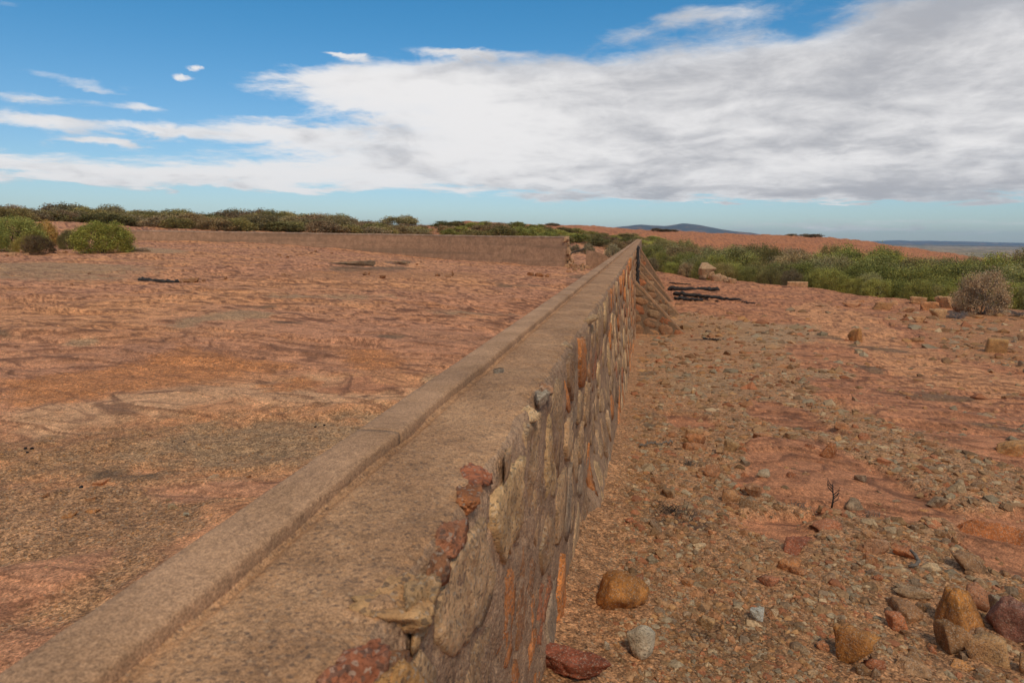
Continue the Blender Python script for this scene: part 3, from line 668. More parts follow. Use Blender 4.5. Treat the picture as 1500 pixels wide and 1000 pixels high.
TANR = (.36, .19, .09); BRN = (.26, .15, .09); BLUEG = (.30, .30, .29); OCH = (.36, .18, .06); PUR = (.25, .13, .11); GRYB = (.27, .22, .16); REDR = (.33, .12, .065)
HERO = [
    (912, 896, 86, 62, OCH, 'large flat ochre boulder lying close to the foot of the wall', 1.0),
    (1113, 911, 28, 25, (.38, .43, .46), 'small pale blue-grey chipped stone on dark damp gravel', .1),
    (1238, 978, 84, 72, (.38, .20, .07), 'broad mossy ochre boulder half buried in gravel at the bottom', .35),
    (1392, 925, 82, 78, (.38, .19, .06), 'tallest ochre boulder of the rubble cluster at lower right', .2),
    (1388, 958, 60, 58, (.27, .17, .09), 'brown rounded boulder leaning on the tall ochre boulder', .3),
    (1449, 972, 66, 52, (.37, .25, .14), 'tan speckled boulder below the purple block', .3),
    (1478, 938, 80, 72, PUR, 'dark purple-brown angular block at the right edge', .0),
    (1345, 884, 66, 24, GRYB, 'long grey slab resting on the rubble cluster', .0),
    (1458, 896, 52, 32, (.28, .25, .2), 'grey tilted slab behind the purple block', .0),
    (1328, 912, 84, 36, (.27, .16, .09), 'rough brown lump below the long grey slab', .35),
    (1424, 888, 62, 44, (.36, .19, .12), 'pinkish layered stone behind the tall ochre boulder', .0),
    (1292, 989, 50, 26, (.33, .14, .08), 'reddish stone lying right of the mossy ochre boulder', .1),
    (1398, 978, 52, 20, (.36, .2, .09), 'low ochre stone under the brown rounded boulder', .3),
    (1312, 925, 34, 30, (.35, .15, .08), 'orange wedge stone left of the brown lump', .0),
    (1276, 816, 42, 32, (.42, .27, .19), 'pale pink and cream lump on the mid gravel', .1),
    (1327, 820, 40, 20, (.36, .16, .08), 'flat orange stone beside a curled grey stick', .0),
    (1218, 668, 32, 22, (.33, .14, .06), 'dark orange wedge stone standing on edge', .0),
    (1478, 668, 58, 24, (.40, .24, .11), 'tan overhanging ledge stone near the right edge', .1),
    (1215, 778, 54, 20, (.34, .16, .1), 'red slab with a grey front edge on gravel', .0),
    (1252, 735, 32, 24, (.27, .22, .17), 'grey-brown upright stone behind the red slab', .0),
    (1418, 838, 52, 34, (.25, .17, .11), 'dark brown undercut stone below red bedrock', .1),
    (1157, 838, 40, 26, (.38, .19, .09), 'rough orange stone behind the pink stone', .2),
    (1128, 864, 38, 22, (.40, .19, .12), 'smooth pink-orange stone on gravel', .1),
    (1160, 808, 56, 30, (.28, .11, .07), 'dark red flat block with sharp corners', .0),
    (1033, 922, 38, 26, (.34, .24, .14), 'tan stone beside the dark damp gravel', .1),
    (1123, 697, 32, 16, (.35, .31, .25), 'pale grey flat stone on red bedrock', .0),
    (1060, 736, 42, 28, (.34, .2, .11), 'brown angular stone at the edge of red bedrock', .0),
    (1050, 700, 34, 24, (.36, .19, .11), 'leaning orange-brown slab among rubble', .0),
    (1158, 645, 22, 13, (.33, .24, .15), 'tan stone on the gravel above red bedrock', .0),
    (1262, 700, 24, 14, (.25, .2, .16), 'grey chip among brown rubble at middle right', .0),
    (1372, 735, 30, 22, (.24, .19, .14), 'dark grey stone left of the orange ledge', .0),
    (1405, 722, 32, 22, (.3, .25, .18), 'grey-tan stone above the orange ledge', .0),
    (1452, 780, 110, 20, (.38, .15, .06), 'long low orange ledge of broken bedrock', .0),
    (1105, 728, 30, 24, (.3, .17, .1), 'brown block between two flat stones', .0),
    (1018, 640, 26, 16, (.36, .22, .12), 'tan pebble stone beside the orange block', .1),
    (1022, 655, 34, 24, (.36, .17, .08), 'orange angular block nearest the wall in mid rubble', .0),
    (1064, 662, 34, 22, (.33, .23, .13), 'tan broken block right of the orange block', .0),
    (1338, 990, 56, 26, (.37, .25, .16), 'pale cream-spotted stone at the bottom', .2),
    (1494, 985, 40, 36, (.31, .2, .11), 'brown stone cut by the right bottom corner', .2),
    (985, 735, 34, 18, (.28, .2, .13), 'brown stone above the charcoal patch', .0),
    (1005, 860, 22, 14, (.33, .18, .09), 'small orange stone beyond the large ochre boulder', .1),
    (948, 862, 16, 12, (.4, .36, .3), 'small whitish stone behind the large ochre boulder', .1),
    (886, 952, 16, 14, (.34, .33, .3), 'tiny grey stone between wall and grey cobble', .1),
    (1205, 952, 22, 16, (.33, .17, .1), 'small reddish stone left of the mossy ochre boulder', .1),
]
for i, (px, py, wd, ht, c, lb, rd) in enumerate(HERO):
    put_rock(px, py, wd, ht, c, lb, 100+i*7, sub=4 if wd > 30 else 3, round_=rd, yaw=random.uniform(-.4, .4))
# the smooth grey cobble with a rusty streak, larger end down, tip pointing up-left
cb = put_rock(941, 970, 50, 52, (.46, .46, .42), 'smooth grey cobble with a rusty streak standing beside the wall foot', 912, sub=4, round_=1.4, rough=.035, cat='cobble', sink=.05, yaw=0.2, depth=.6, name='cobble')
# cracked red slab at the very bottom, against the wall
put_rock(835, 1004, 150, 40, (.21, .075, .05), 'cracked dark red rock slab lying against the wall foot', 931, sub=5, round_=.15, rough=.12, sink=.1, depth=.5, cat='slab', name='rock_slab', tilt=.05)

FAR = [
    (1258, 497, 30, 22, (.36, .20, .08), 'rounded orange boulder sitting alone on the bare slab', .6),
    (1459, 516, 30, 24, (.35, .22, .10), 'square-sided yellow-brown boulder on soil near the right edge', .25),
    (1168, 420, 27, 10, (.42, .28, .18), 'pale masonry block at the slab edge before the shrubs', .0),
    (1235, 426, 28, 8, (.38, .25, .17), 'low pale slab block at the slab edge', .0),
    (1283, 433, 18, 9, (.38, .24, .16), 'small pale block at the slab edge', .1),
    (1293, 453, 27, 14, (.30, .17, .08), 'brown rounded boulder at the head of the soil hollow', .5),
    (1264, 443, 18, 6, (.34, .17, .09), 'low reddish stone behind the brown rounded boulder', .3),
    (1308, 448, 16, 9, (.42, .27, .17), 'pale stone right of the brown rounded boulder', .1),
    (1327, 458, 22, 9, (.34, .2, .12), 'flat brown stone before the outcrop', .1),
    (1348, 473, 22, 11, (.34, .2, .11), 'brown broken stone below the outcrop', .1),
    (1494, 500, 20, 12, (.25, .16, .10), 'dark stone at the right edge beyond the soil', .2),
    (1308, 477, 12, 5, (.28, .15, .09), 'small dark stone on the pale slab path', .2),
    (1250, 450, 30, 4, (.36, .2, .12), 'thin flat flake near the slab edge', .0),
    (1375, 467, 26, 16, (.36, .24, .14), 'tan lump left of the grey dead bush', .2),
    (1020, 462, 10, 5, (.30, .2, .14), 'small stone past the foot of the buttresses', .2),
]
for i, (px, py, wd, ht, c, lb, rd) in enumerate(FAR): put_rock(px, py, wd, ht, c, lb, 300+i*5, sub=4, round_=rd, depth=.8, boxy=i in (1, 2, 3, 4))
OC = [(1345, 445, 22, 10), (1368, 445, 28, 14), (1362, 456, 26, 17), (1385, 452, 30, 18), (1410, 446, 40, 17), (1408, 458, 26, 14), (1436, 446, 34, 14), (1440, 458, 18, 9), (1470, 452, 26, 10), (1490, 452, 24, 12), (1388, 440, 30, 10), (1330, 466, 14, 7)]
for i, (px, py, wd, ht) in enumerate(OC):
    put_rock(px, py, wd, ht, random.choice([(.38, .19, .09), (.36, .22, .12), (.33, .15, .08)]), 'cracked orange block of the broken outcrop below the right shrubs', 400+i*3, sub=3, round_=.1, depth=.9, boxy=i % 2 == 0, group='blocks of the broken outcrop')
put_rock(545, 396, 118, 5, (.13, .105, .08), 'long low grey-brown rock sheet lying on the slab before the curved wall', 741, sub=3, round_=0, depth=.5, planes=7).scale.z = .10
put_rock(592, 387, 34, 4, (.14, .11, .08), 'smaller grey rock sheet just behind the long low one', 742, sub=3, round_=0, depth=.5, planes=7).scale.z = .07
# rubble heap beyond the wall with a pale pointed block on top
put_rock(1026, 403, 40, 24, (.33, .24, .16), 'pale pointed block crowning the rubble heap beyond the wall', 77, sub=3, round_=0, planes=6, rough=.03, xyr=(on_ground(1028, 411)[0], on_ground(1028, 411)[1]+.4, on_ground(1028, 411)[2]), sink=-.25)
k = 0
for i in range(24):
    px = 1011+i*2.75+random.uniform(-2, 2); row = random.random()
    py = 404+min(8, (px-1008)*.13)+row*4; s_ = random.uniform(10, 17)*(1 if px < 1060 else .75)
    o = put_rock(px, py, s_, s_*.75, random.choice([(.33, .22, .14), (.28, .19, .13), (.36, .24, .15)]), 'grey-brown stone of the rubble heap beyond the wall', 500+i, sub=2, round_=.1, boxy=i % 2 == 0, group='stones of the rubble heap beyond the wall')
    if px < 1045: o.location.z += random.uniform(0, .35)
# broken gap in the curved dam
for i in range(26):
    px = random.uniform(829, 866); py = 392+random.uniform(-3, 5); s_ = random.uniform(4, 8)
    o = put_rock(px, py, s_, s_*.8, random.choice([(.30, .2, .13), (.25, .16, .1), (.36, .24, .15)]), 'brown stone fallen in the breach of the curved wall', 560+i, sub=2, round_=.1, group='stones fallen in the breach of the curved wall')
    if px < 842: o.location.z += random.uniform(0, .8)*(842-px)/12
for i, (px, py, wd, ht) in enumerate([(778, 405, 12, 6), (790, 406, 14, 6), (803, 406, 10, 6), (833, 398, 8, 4)]):
    put_rock(px, py, wd, ht, (.27, .14, .07), 'small brown stone in the short row before the breach', 600+i, sub=2, round_=.3, group='short row of stones before the breach')
LS = [(416, 407, 7, 5), (425, 407, 5, 3), (441, 406, 9, 4), (535, 404, 8, 6), (541, 403, 5, 7), (560, 408, 9, 5), (641, 404, 9, 5), (656, 407, 10, 6), (662, 405, 6, 10), (332, 406, 9, 5), (704, 391, 4, 2), (299, 408, 6, 3), (105, 412, 6, 2), (594, 389, 5, 3), (611, 388, 5, 3), (462, 369, 6, 3), (440, 371, 7, 3), (430, 371, 7, 3), (456, 372, 5, 3), (409, 375, 6, 3), (421, 379, 5, 3), (486, 370, 5, 2), (583, 402, 6, 3), (130, 398, 5, 2)]
for i, (px, py, wd, ht) in enumerate(LS):
    put_rock(px, py, wd, ht, (.22, .115, .06), 'small dark brown stone scattered on the open slab inside the curved wall', 620+i, sub=2, round_=.2, group='stones scattered on the slab inside the curved wall')
for i, (px, py, wd, ht, c) in enumerate([(147, 708, 26, 8, (.42, .22, .12)), (313, 698, 24, 9, (.36, .27, .2)), (366, 694, 18, 5, (.28, .17, .1)), (253, 744, 16, 10, (.34, .28, .19)), (271, 755, 12, 8, (.33, .33, .28)), (103, 759, 26, 8, (.30, .16, .07)),
        (71, 727, 18, 8, (.24, .13, .07)), (135, 750, 22, 7, (.35, .18, .08)), (174, 721, 7, 5, (.5, .42, .36)), (133, 730, 16, 4, (.33, .2, .12)), (412, 615, 10, 4, (.36, .24, .18)), (220, 752, 10, 5, (.3, .2, .12)), (248, 732, 10, 6, (.26, .2, .14))]):
    nm = ['flat salmon chip', 'pale grey-tan chip', 'flat brown chip', 'greenish grey chip', 'grey rounded chip', 'long dark orange chip', 'dark brown chip', 'thin orange flake', 'tiny whitish pebble', 'thin brown flake', 'pale pink chip', 'small olive-brown chip', 'small grey-brown chip'][i]
    wh = ['left of the pale grey-tan chip', 'near the wall on the dark gravel', 'almost touching the coping side', 'above the grey rounded chip', 'below the greenish grey chip', 'on the orange gravel at lower left', 'at far left under the dark gravel band', 'right of the long orange chip', 'at the dark gravel edge', 'on orange gravel', 'beside the dark gravel band high up', 'on orange gravel in the middle', 'beside the greenish chip'][i]
    put_rock(px, py, wd, ht, c, nm+' '+wh, 660+i, sub=3, round_=.2, cat='stone', name='stone_chip')
M_BLACK = m_plain('black_glossy_pellet', (.012, .012, .013), .5)
for i, (px, py, s_) in enumerate([(37, 658, 5), (47, 657, 5), (40, 662, 4), (119, 714, 6), (53, 676, 3), (270, 647, 3), (462, 628, 4), (475, 626, 4)]):
    o = put_rock(px, py, s_, s_*.8, (.012, .012, .013), 'tiny black pellet on the gravel left of the wall', 690+i, sub=1, round_=.9, cat='pellet', name='pellet', group='black pellets left of the wall'); o.data.materials[0] = M_BLACK
o = put_rock(1098, 594, 10, 9, (.01, .01, .01), 'round black stone on the rubble right of the wall', 699, sub=2, round_=.95, cat='stone', name='black_stone', sink=0); o.data.materials[0] = M_BLACK

# ------------------------------------------------------------------ loose stones by the hundred
variants = [rock_mesh(700+i, 2, 7, .07, .05*(i % 4), name='loose_stone') for i in range(16)]
STC = [(.26, .155, .085), (.22, .14, .08), (.31, .19, .11), (.27, .22, .16), (.33, .17, .09), (.24, .175, .125), (.36, .27, .18), (.30, .13, .07)]
wallc = []
def gravel_at(x, y):
    _, _, g = surface(x, y, True); return g
N = 6000; ppx = RNG.uniform(850, 1560, N); ppy = 470+(RNG.random(N)**.8)*560
ok = (ppx > 1060-(ppy-480)*.5) | (ppx > 955)
cand = [(a, b) for a, b, k_ in zip(ppx, ppy, ok) if k_][:1500]
pts = []
for px, py in cand:
    x, y_, r = on_ground(px, py)
    if x > -.02: pts.append((x, y_, r, px, py))
P_ = np.array(pts); gv = gravel_at(P_[:, 0], P_[:, 1]); hh = surface(P_[:, 0], P_[:, 1]); rnd = RNG.random(len(P_))
nl_ = 0
LBL = [('angular rubble stone loose on the gravel close to the wall foot', 'loose rubble stones close to the wall foot'),
       ('loose angular stone on the rubble strip well to the right of the wall', 'loose stones on the rubble strip'),
       ('loose stone on the far gravel toward the buttresses', 'loose stones on the far gravel')]
for i in range(len(P_)):
    if nl_ >= 262: break
    if rnd[i] > .06+.94*gv[i]: continue
    x, y_, r, px, py = P_[i]
    spx = random.choice([10, 11, 12, 13, 14, 16, 18, 21, 26])*(.55 if r > 9 else .8 if r > 6 else 1.0); wd = spx/F*r
    o = obj('loose_stone', variants[i % 16], loc=(x, y_, hh[i]+wd*.10), color=np.array(random.choice(STC))*random.uniform(.8, 1.2))
    o.scale = (wd*.5*random.uniform(.8, 1.3), wd*.5*random.uniform(.7, 1.1), wd*.5*random.uniform(.4, .85)); o.rotation_euler = (random.uniform(-.35, .35), random.uniform(-.35, .35), random.uniform(0, 6.3))
    L = LBL[2] if y_ > 9 else LBL[0] if px < 1100 else LBL[1]; tag(o, L[0], 'stone', L[1]); nl_ += 1

HEROXY = [(o_.location.x, o_.location.y, o_.scale.x*2) for o_ in sc.objects if o_.parent is None and o_.get('category') in ('rock', 'cobble', 'slab') and o_.location.x > -.2 and o_.location.length < 12]
def pebble_field(name, n, pxr, pyr, size_px, cols, label, seed, thr=.06, xlim=None, powr=1.0, min_r=0):
    rg = np.random.default_rng(seed); px = rg.uniform(*pxr, n); py = pyr[0]+(rg.random(n)**powr)*(pyr[1]-pyr[0])
    # spread on the ground: invert with the mean ground height, then drop each on the real surface
    dirs = np.array(RC)@np.stack([(px-750)/F, -(py-500)/F, -np.ones(n)]); h_ = np.hypot(dirs[0], dirs[1]); t = dirs[2]/h_
    ux, uy = dirs[0]/h_, dirs[1]/h_; r = np.full(n, 4.0)
    for _ in range(25): r = .5*r+.5*np.clip(base_h(ux*r, uy*r)/np.minimum(t, -.01), .8, 80)
    x, y_ = ux*r, uy*r; k_ = (r > min_r)
    if xlim: k_ &= (x > xlim[0]) & (x < xlim[1])
    x, y_, r = x[k_], y_[k_], r[k_]
    for hx, hy, hr in HEROXY:
        k_ = (x-hx)**2+(y_-hy)**2 > (hr*.62)**2; x, y_, r = x[k_], y_[k_], r[k_]
    h2, _, g = surface(x, y_, True); k_ = rg.random(len(x)) < thr+(1-thr)*g**1.5; x, y_, r, h2 = x[k_], y_[k_], r[k_], h2[k_]; m_ = len(x)
    s = np.minimum(rg.lognormal(0, .5, m_), 1.9)*size_px/F*r*.5
    ICOB = ICO[1]
    B = np.array([(1, 0, 0), (0, 1, 0), (-1, 0, 0), (0, -1, 0), (0, 0, 1), (.6, .6, .5), (-.6, -.5, .55)]); Fb = np.array([(0, 1, 5), (5, 1, 4), (0, 5, 4), (1, 2, 4), (2, 3, 6), (6, 3, 4), (2, 6, 4), (3, 0, 4)])
    if size_px > 5: B = ICOB[0][:, :]; Fb = ICOB[1]
    nb = len(B); J = B[None]+rg.normal(size=(m_, nb, 3))*(.20 if nb > 7 else .16); J[:, :, 2] = J[:, :, 2]*rg.uniform(.35, .8, m_)[:, None]-.1
    an = rg.uniform(0, 6.28, m_); ca, sa = np.cos(an)[:, None], np.sin(an)[:, None]; el_ = rg.uniform(.55, 1.0, m_)[:, None]
    Jx = (J[:, :, 0]*ca-J[:, :, 1]*el_*sa)*s[:, None]+x[:, None]; Jy = (J[:, :, 0]*sa+J[:, :, 1]*el_*ca)*s[:, None]+y_[:, None]; Jz = J[:, :, 2]*s[:, None]+h2[:, None]
    V = np.stack([Jx, Jy, Jz], 2).reshape(-1, 3); Fc = (Fb[None]+np.arange(m_)[:, None, None]*nb).reshape(-1, 3)
    cc = np.array(cols)[rg.integers(0, len(cols), m_)]*rg.uniform(.6, 1.15, m_)[:, None]*np.array([1.28, 1.12, .88]); cc = np.repeat(cc, nb, 0)
    return tag(obj(name, mesh_np(name, V, Fc, M_PEB, False, {'col': cc})), label, kind='stuff')
mp, tp, bp = mat('pebble_stone'); pc_ = tp.new('ShaderNodeAttribute', attribute_name='col').outputs['Color']
gp = tp.ramp(tp.noise(tp.new('ShaderNodeNewGeometry').outputs['Position'], 110, 3, .7), .3, .7, .65, 1.35); tp.put(bp.inputs['Base Color'], tp.mix(1.0, pc_, tp.new('ShaderNodeCombineColor', {0: gp, 1: gp, 2: gp}).outputs[0], 'MULTIPLY')); M_PEB = mp
PC = STC+[(.30, .16, .075), (.24, .13, .07), (.2, .12, .07), (.34, .2, .1)]
pebble_field('gravel', 26000, (800, 1560), (520, 1010), 3.4, PC, 'brown gravel and small chips strewn right of the wall', 1, .04, (-.12, 30), .9)
pebble_field('gravel', 12000, (860, 1560), (440, 1010), 7.6, PC, 'coarse brown rubble chips strewn right of the wall', 2, .05, (-.05, 40), .9)
pebble_field('rubble', 1500, (870, 1560), (470, 1000), 13.0, STC, 'medium angular rubble strewn right of the wall', 4, .02, (-.02, 30), .9)
pebble_field('gravel', 11000, (-60, 700), (560, 1010), 2.6, [(.34, .18, .08), (.28, .15, .07), (.24, .15, .09), (.36, .24, .14), (.2, .12, .07)], 'fine orange gravel left of the wall', 3, .02, (-30, -.62), .9)

# ------------------------------------------------------------------ stones showing on the wall's top edge
def edge_stone(px, py, wd_m, len_m, hgt, colr, seed, label=None):
    """sits in the ledge at the arris; py is its middle"""
    a, t, u = ray(px, py); x = None
    for y_ in np.linspace(.4, 14, 4000):           # where the sight line meets the ledge plane
        r = y_/u[1]
        if t*r <= float(top_z(y_))-.02: x = u[0]*r; break
    o = obj('edge_stone', rock_mesh(seed, 4, 8, .22, .0, mat_=M_WSTONE, name='edge_stone'), wall, loc=(x, y_, float(top_z(y_))-.022-hgt*.86), color=colr)
    o.scale = (wd_m*.62, len_m*.72, hgt*1.0); o.rotation_euler = (random.uniform(-.06, .06), random.uniform(0, .15), random.uniform(-.3, .3)); return o
for i, (px, py, a_, b_, h_, c) in enumerate([(535, 948, .06, .09, .028, (.31, .13, .08)), (572, 968, .05, .09, .045, (.42, .27, .12)), (590, 868, .085, .08, .026, (.42, .29, .165)), (618, 845, .045, .11, .040, (.37, .26, .155)), (652, 775, .04, .09, .022, (.34, .16, .10)),
        (683, 719, .045, .08, .016, (.36, .16, .075)), (695, 684, .07, .11, .016, (.38, .15, .085)), (770, 594, .055, .10, .022, (.52, .40, .26)), (792, 575, .035, .12, .02, (.38, .35, .30)), (797, 560, .05, .10, .014, (.42, .25, .16)), (745, 655, .03, .10, .03, (.36, .28, .2)), (828, 500, .05, .2, .016, (.40, .3, .2)),
        (735, 545, .07, .10, .005, (.16, .13, .10)), (858, 468, .05, .3, .014, (.42, .3, .18)), (640, 800, .04, .08, .03, (.33, .17, .1))]):
    edge_stone(px, py, a_, b_, h_, c, 820+i)

# ------------------------------------------------------------------ buttresses
def buttress(y0, thick, zstart, out, seed, nst_):
    bt = bpy.data.objects.new('buttress', None); COL.objects.link(bt); bt.parent = wall
    zb_ = float(base_z(y0)); xs0 = FACE_X-.03; xs1 = out; n = 26; mrows = 22; V = []
    rg = np.random.default_rng(seed)
    def edge(f): # slope line f 0 (wall) .. 1 (foot): x, z
        return FACE_X+.02+(xs1-FACE_X)*f, zstart+(zb_-.05-zstart)*f
    # front sheet (faces the camera), sloping cap and rear sheet, as one closed body
    loops = []
    for yv, k in ((y0, 0), (y0+thick, 1)):
        g_ = []
        for i in range(n):
            f = i/(n-1); ex, ez = edge(f); x = ex
            for j in range(mrows):
                z = ez+(zb_-.3-ez)*(j/(mrows-1)); g_.append((x, yv, z))
        loops.append(np.array(g_))
    A_ = loops[0]; A_[:, 1] += fbm(A_*6+seed, 4)*.03-.004; A_[:, 0] += fbm(A_*5+seed+9, 3)*.02
    B_ = loops[1]; V = np.concatenate([A_, B_]); Fc = list(map(tuple, grid_faces(n, mrows)))+list(map(tuple, grid_faces(n, mrows)[:, ::-1]+n*mrows))
    for i in range(n-1):
        a = i*mrows; b = (i+1)*mrows; Fc.append((a, a+n*mrows, b+n*mrows, b)[::-1])
    for j in range(mrows-1):
        a = (n-1)*mrows+j; Fc.append((a, a+1, a+1+n*mrows, a+n*mrows))
    for j in range(mrows-1):
        a = j; Fc.append((a, a+1, a+1+n*mrows, a+n*mrows)[::-1])
    obj('mortar_core', mesh_np('mortar_core', V, Fc, M_DARKMORTAR), bt)
    # the rendered sloping cap, a pale lip a little proud of the masonry
    cv = []
    for i in range(22):
        f = i/21; ex, ez = edge(f); w_ = rg.uniform(-.008, .008)
        for dx, dy, dz in ((-.01, -.008, -.05), (.012, -.012, .002+w_), (.012, thick+.01, .002+w_), (-.01, thick+.01, -.05)): cv.append((ex+dx, y0+dy, ez+dz+.012))
    Fc = list(map(tuple, grid_faces(22, 4, True)))+[(3, 2, 1, 0), (84, 85, 86, 87)]
    obj('sloping_cap', mesh_np('sloping_cap', cv, Fc, M_COPE, False), bt)
    # face stones
    sd = []; z = zstart
    for xi in np.arange(FACE_X+.16, xs1, .40):
        f = (xi-FACE_X)/(xs1-FACE_X); zt = zstart+(zb_-zstart)*f
        for zi in np.arange(zt-.12, zb_-.02, -.27): sd.append((xi+rg.uniform(-.08, .08), zi+rg.uniform(-.07, .07)))
    sd = np.array(sd)
    for k in range(min(len(sd), nst_)):
        P = voronoi(sd, k, .25)
        if P is None: continue
        zl = zstart+(zb_-zstart)*np.clip((P[:, 0]-FACE_X)/(xs1-FACE_X), 0, 1)-.05; P[:, 1] = np.minimum(P[:, 1], zl)
        v, f_ = slab(P, 14, 3, rg.uniform(.004, .014), rg.uniform(.0, .14), seed*50+k, lambda V_: np.stack([V_[:, 0], y0-V_[:, 2], V_[:, 1]], 1))
        cc = np.array(random.choice([(.30, .12, .055), (.21, .14, .09), (.25, .18, .12), (.22, .13, .08), (.26, .15, .085)]))*rg.uniform(.8, 1.1)
        obj('stone', mesh_np('stone', v, [q[::-1] for q in f_], M_STONE), bt, color=cc)
    return bt
buttress(20.0, .24, -1.22, 1.28, 1, 40)
buttress(25.0, .24, -1.08, 1.36, 2, 14)
buttress(31.0, .32, -.95, 1.30, 3, 10)
buttress(40.0, .45, -.60, 1.24, 4, 8)

def timber(name, p0, p1, rad, mt, label, cat, seed=0, n=26, sag=.03, flat=1.0, taper=.75):
    p0, p1 = np.array(p0), np.array(p1); L = np.linalg.norm(p1-p0); o = empty(name, p0.tolist()) if False else None
    rg = np.random.default_rng(seed); pts = [(L*i/(n-1), rg.normal()*sag*.5, rg.normal()*sag*.4) for i in range(n)]
    rr = [rad*(1-(1-taper)*i/(n-1))*(.35 if i in (0, n-1) else 1)*rg.uniform(.85, 1.12) for i in range(n)]
    v, f = tube(pts, [q_*.85 for q_ in rr], 9, .28, seed); v = np.array(v); v[:, 2] *= flat
    o = obj(name, mesh_np(name, v, f, mt), loc=p0.tolist())
    o.rotation_euler = Vector((p1-p0).tolist()).to_track_quat('X', 'Z').to_euler(); return tag(o, label, cat)
timber('charred_post', (-.17, 20.55, -1.55), (-.21, 20.5, -.22), .062, M_CHAR, 'black charred post leaning upright against the wall above the first buttress', 'post', 1, sag=.02)
def gpt(px, py, dz=0.0):
    x, y_, r = on_ground(px, py); return (x, y_, G(x, y_)+dz)
timber('charred_log', gpt(978, 424, .10), gpt(1054, 426, .12), .14, M_CHAR, 'upper black charred log beside the buttresses', 'log', 2, sag=.06)
timber('charred_log', gpt(985, 433, .10), gpt(1087, 441, .10), .12, M_CHAR, 'long lower black charred log tapering to the right', 'log', 3, sag=.05, taper=.5)
timber('charred_log', gpt(987, 437, .06), gpt(1030, 438, .06), .09, M_CHAR, 'short black charred log in front of the long one', 'log', 4, sag=.04)
timber('charred_branch', gpt(980, 416, .05), gpt(1012, 419, .05), .05, M_CHAR, 'thin black branch behind the upper charred log', 'branch', 5)
timber('charred_branch', gpt(1087, 441, .03), gpt(1106, 447, .03), .03, M_CHAR, 'thin black branch past the tip of the long log', 'branch', 6)
timber('charred_log', gpt(202, 407, .04), gpt(262, 409, .05), .05, M_CHAR, 'dark charred log lying on the open slab at left', 'log', 7, sag=.03)
for i, (px, py, wd, ht) in enumerate([(262, 409, 7, 6), (272, 409, 9, 6), (280, 409, 9, 8), (287, 409, 8, 6), (298, 409, 6, 3)]):
    put_rock(px, py, wd, ht, (.26, .15, .08), 'brown stone piled at the end of the dark log at left', 640+i, sub=2, round_=.2, group='stones at the end of the dark log')
timber('charred_branch', (on_ground(834, 392)[0], on_ground(834, 392)[1]+.4, -1.05), (on_ground(834, 392)[0]+.9, on_ground(834, 392)[1]+.6, -.72), .05, M_CHAR, 'black branch sticking up out of the breach in the curved wall', 'branch', 8)
timber('stick', gpt(935, 655, .02), gpt(985, 652, .03), .008, M_GREYWOOD, 'thin grey stick lying across rubble near the wall', 'stick', 9, sag=.02)
timber('stick', gpt(1030, 497, .03), gpt(1056, 499, .03), .03, M_CHAR, 'dark stick on the gravel before the first buttress', 'stick', 10)
# curled grey stick
x, y_, z = gpt(1338, 835); z += .02
v, f = tube([(x-.03, y_-.02, z), (x+.0, y_-.02, z+.01), (x+.018, y_, z+.02), (x+.016, y_+.04, z+.03), (x+.004, y_+.07, z+.04)], [.006, .008, .009, .008, .005], 7, .1)
tag(obj('curled_stick', mesh_np('curled_stick', v, f, M_GREYWOOD)), 'curled bleached grey stick beside a flat orange stone', 'stick')
# dead sapling
x, y_, z = gpt(1219, 733); parts = [tube([(0, 0, 0), (.004, 0, .05), (-.004, 0, .11)], [.004, .003, .0015], 5)]
for k_ in range(7):
    h_ = .03+.011*k_; d_ = random.choice((-1, 1)); parts.append(tube([(0, 0, h_), (d_*.018, random.uniform(-.01, .01), h_+.018), (d_*.024, 0, h_+.035)], [.0022, .0016, .001], 4))
v, f = join(parts); tag(obj('dead_sapling', mesh_np('dead_sapling', np.array(v)*1.5, f, M_CHAR), loc=(x, y_, z)), 'tiny dead black sapling standing in the rubble', 'sapling')
for i, (px, py, s_) in enumerate([(985, 752, 1.0), (1170, 738, .7), (1010, 682, .7), (1280, 752, .8)]):
    x, y_, z = gpt(px, py); parts = []
    for k_ in range(46):
        an = random.uniform(0, 6.28); rr = random.uniform(0, .10)*s_; x0, y0_ = rr*math.cos(an), rr*math.sin(an); L = random.uniform(.03, .09)*s_; a2 = random.uniform(0, 6.28)
        parts.append(tube([(x0, y0_, 0), (x0+L*.5*math.cos(a2), y0_+L*.5*math.sin(a2), random.uniform(.01, .04)), (x0+L*math.cos(a2), y0_+L*math.sin(a2), random.uniform(0, .03))], [.0014, .0012, .0008], 3))
    v, f = join(parts); lb = ['tangle of black twigs on the charcoal patch', 'wisp of dry twigs under the sapling', 'wisp of dead twigs beyond the charcoal patch', 'wisp of grey twigs by a tilted stone'][i]
    tag(obj('twig_tangle', mesh_np('twig_tangle', v, f, M_CHAR if i == 0 else M_GREYWOOD), loc=(x, y_, z+.005)), lb, 'twigs')

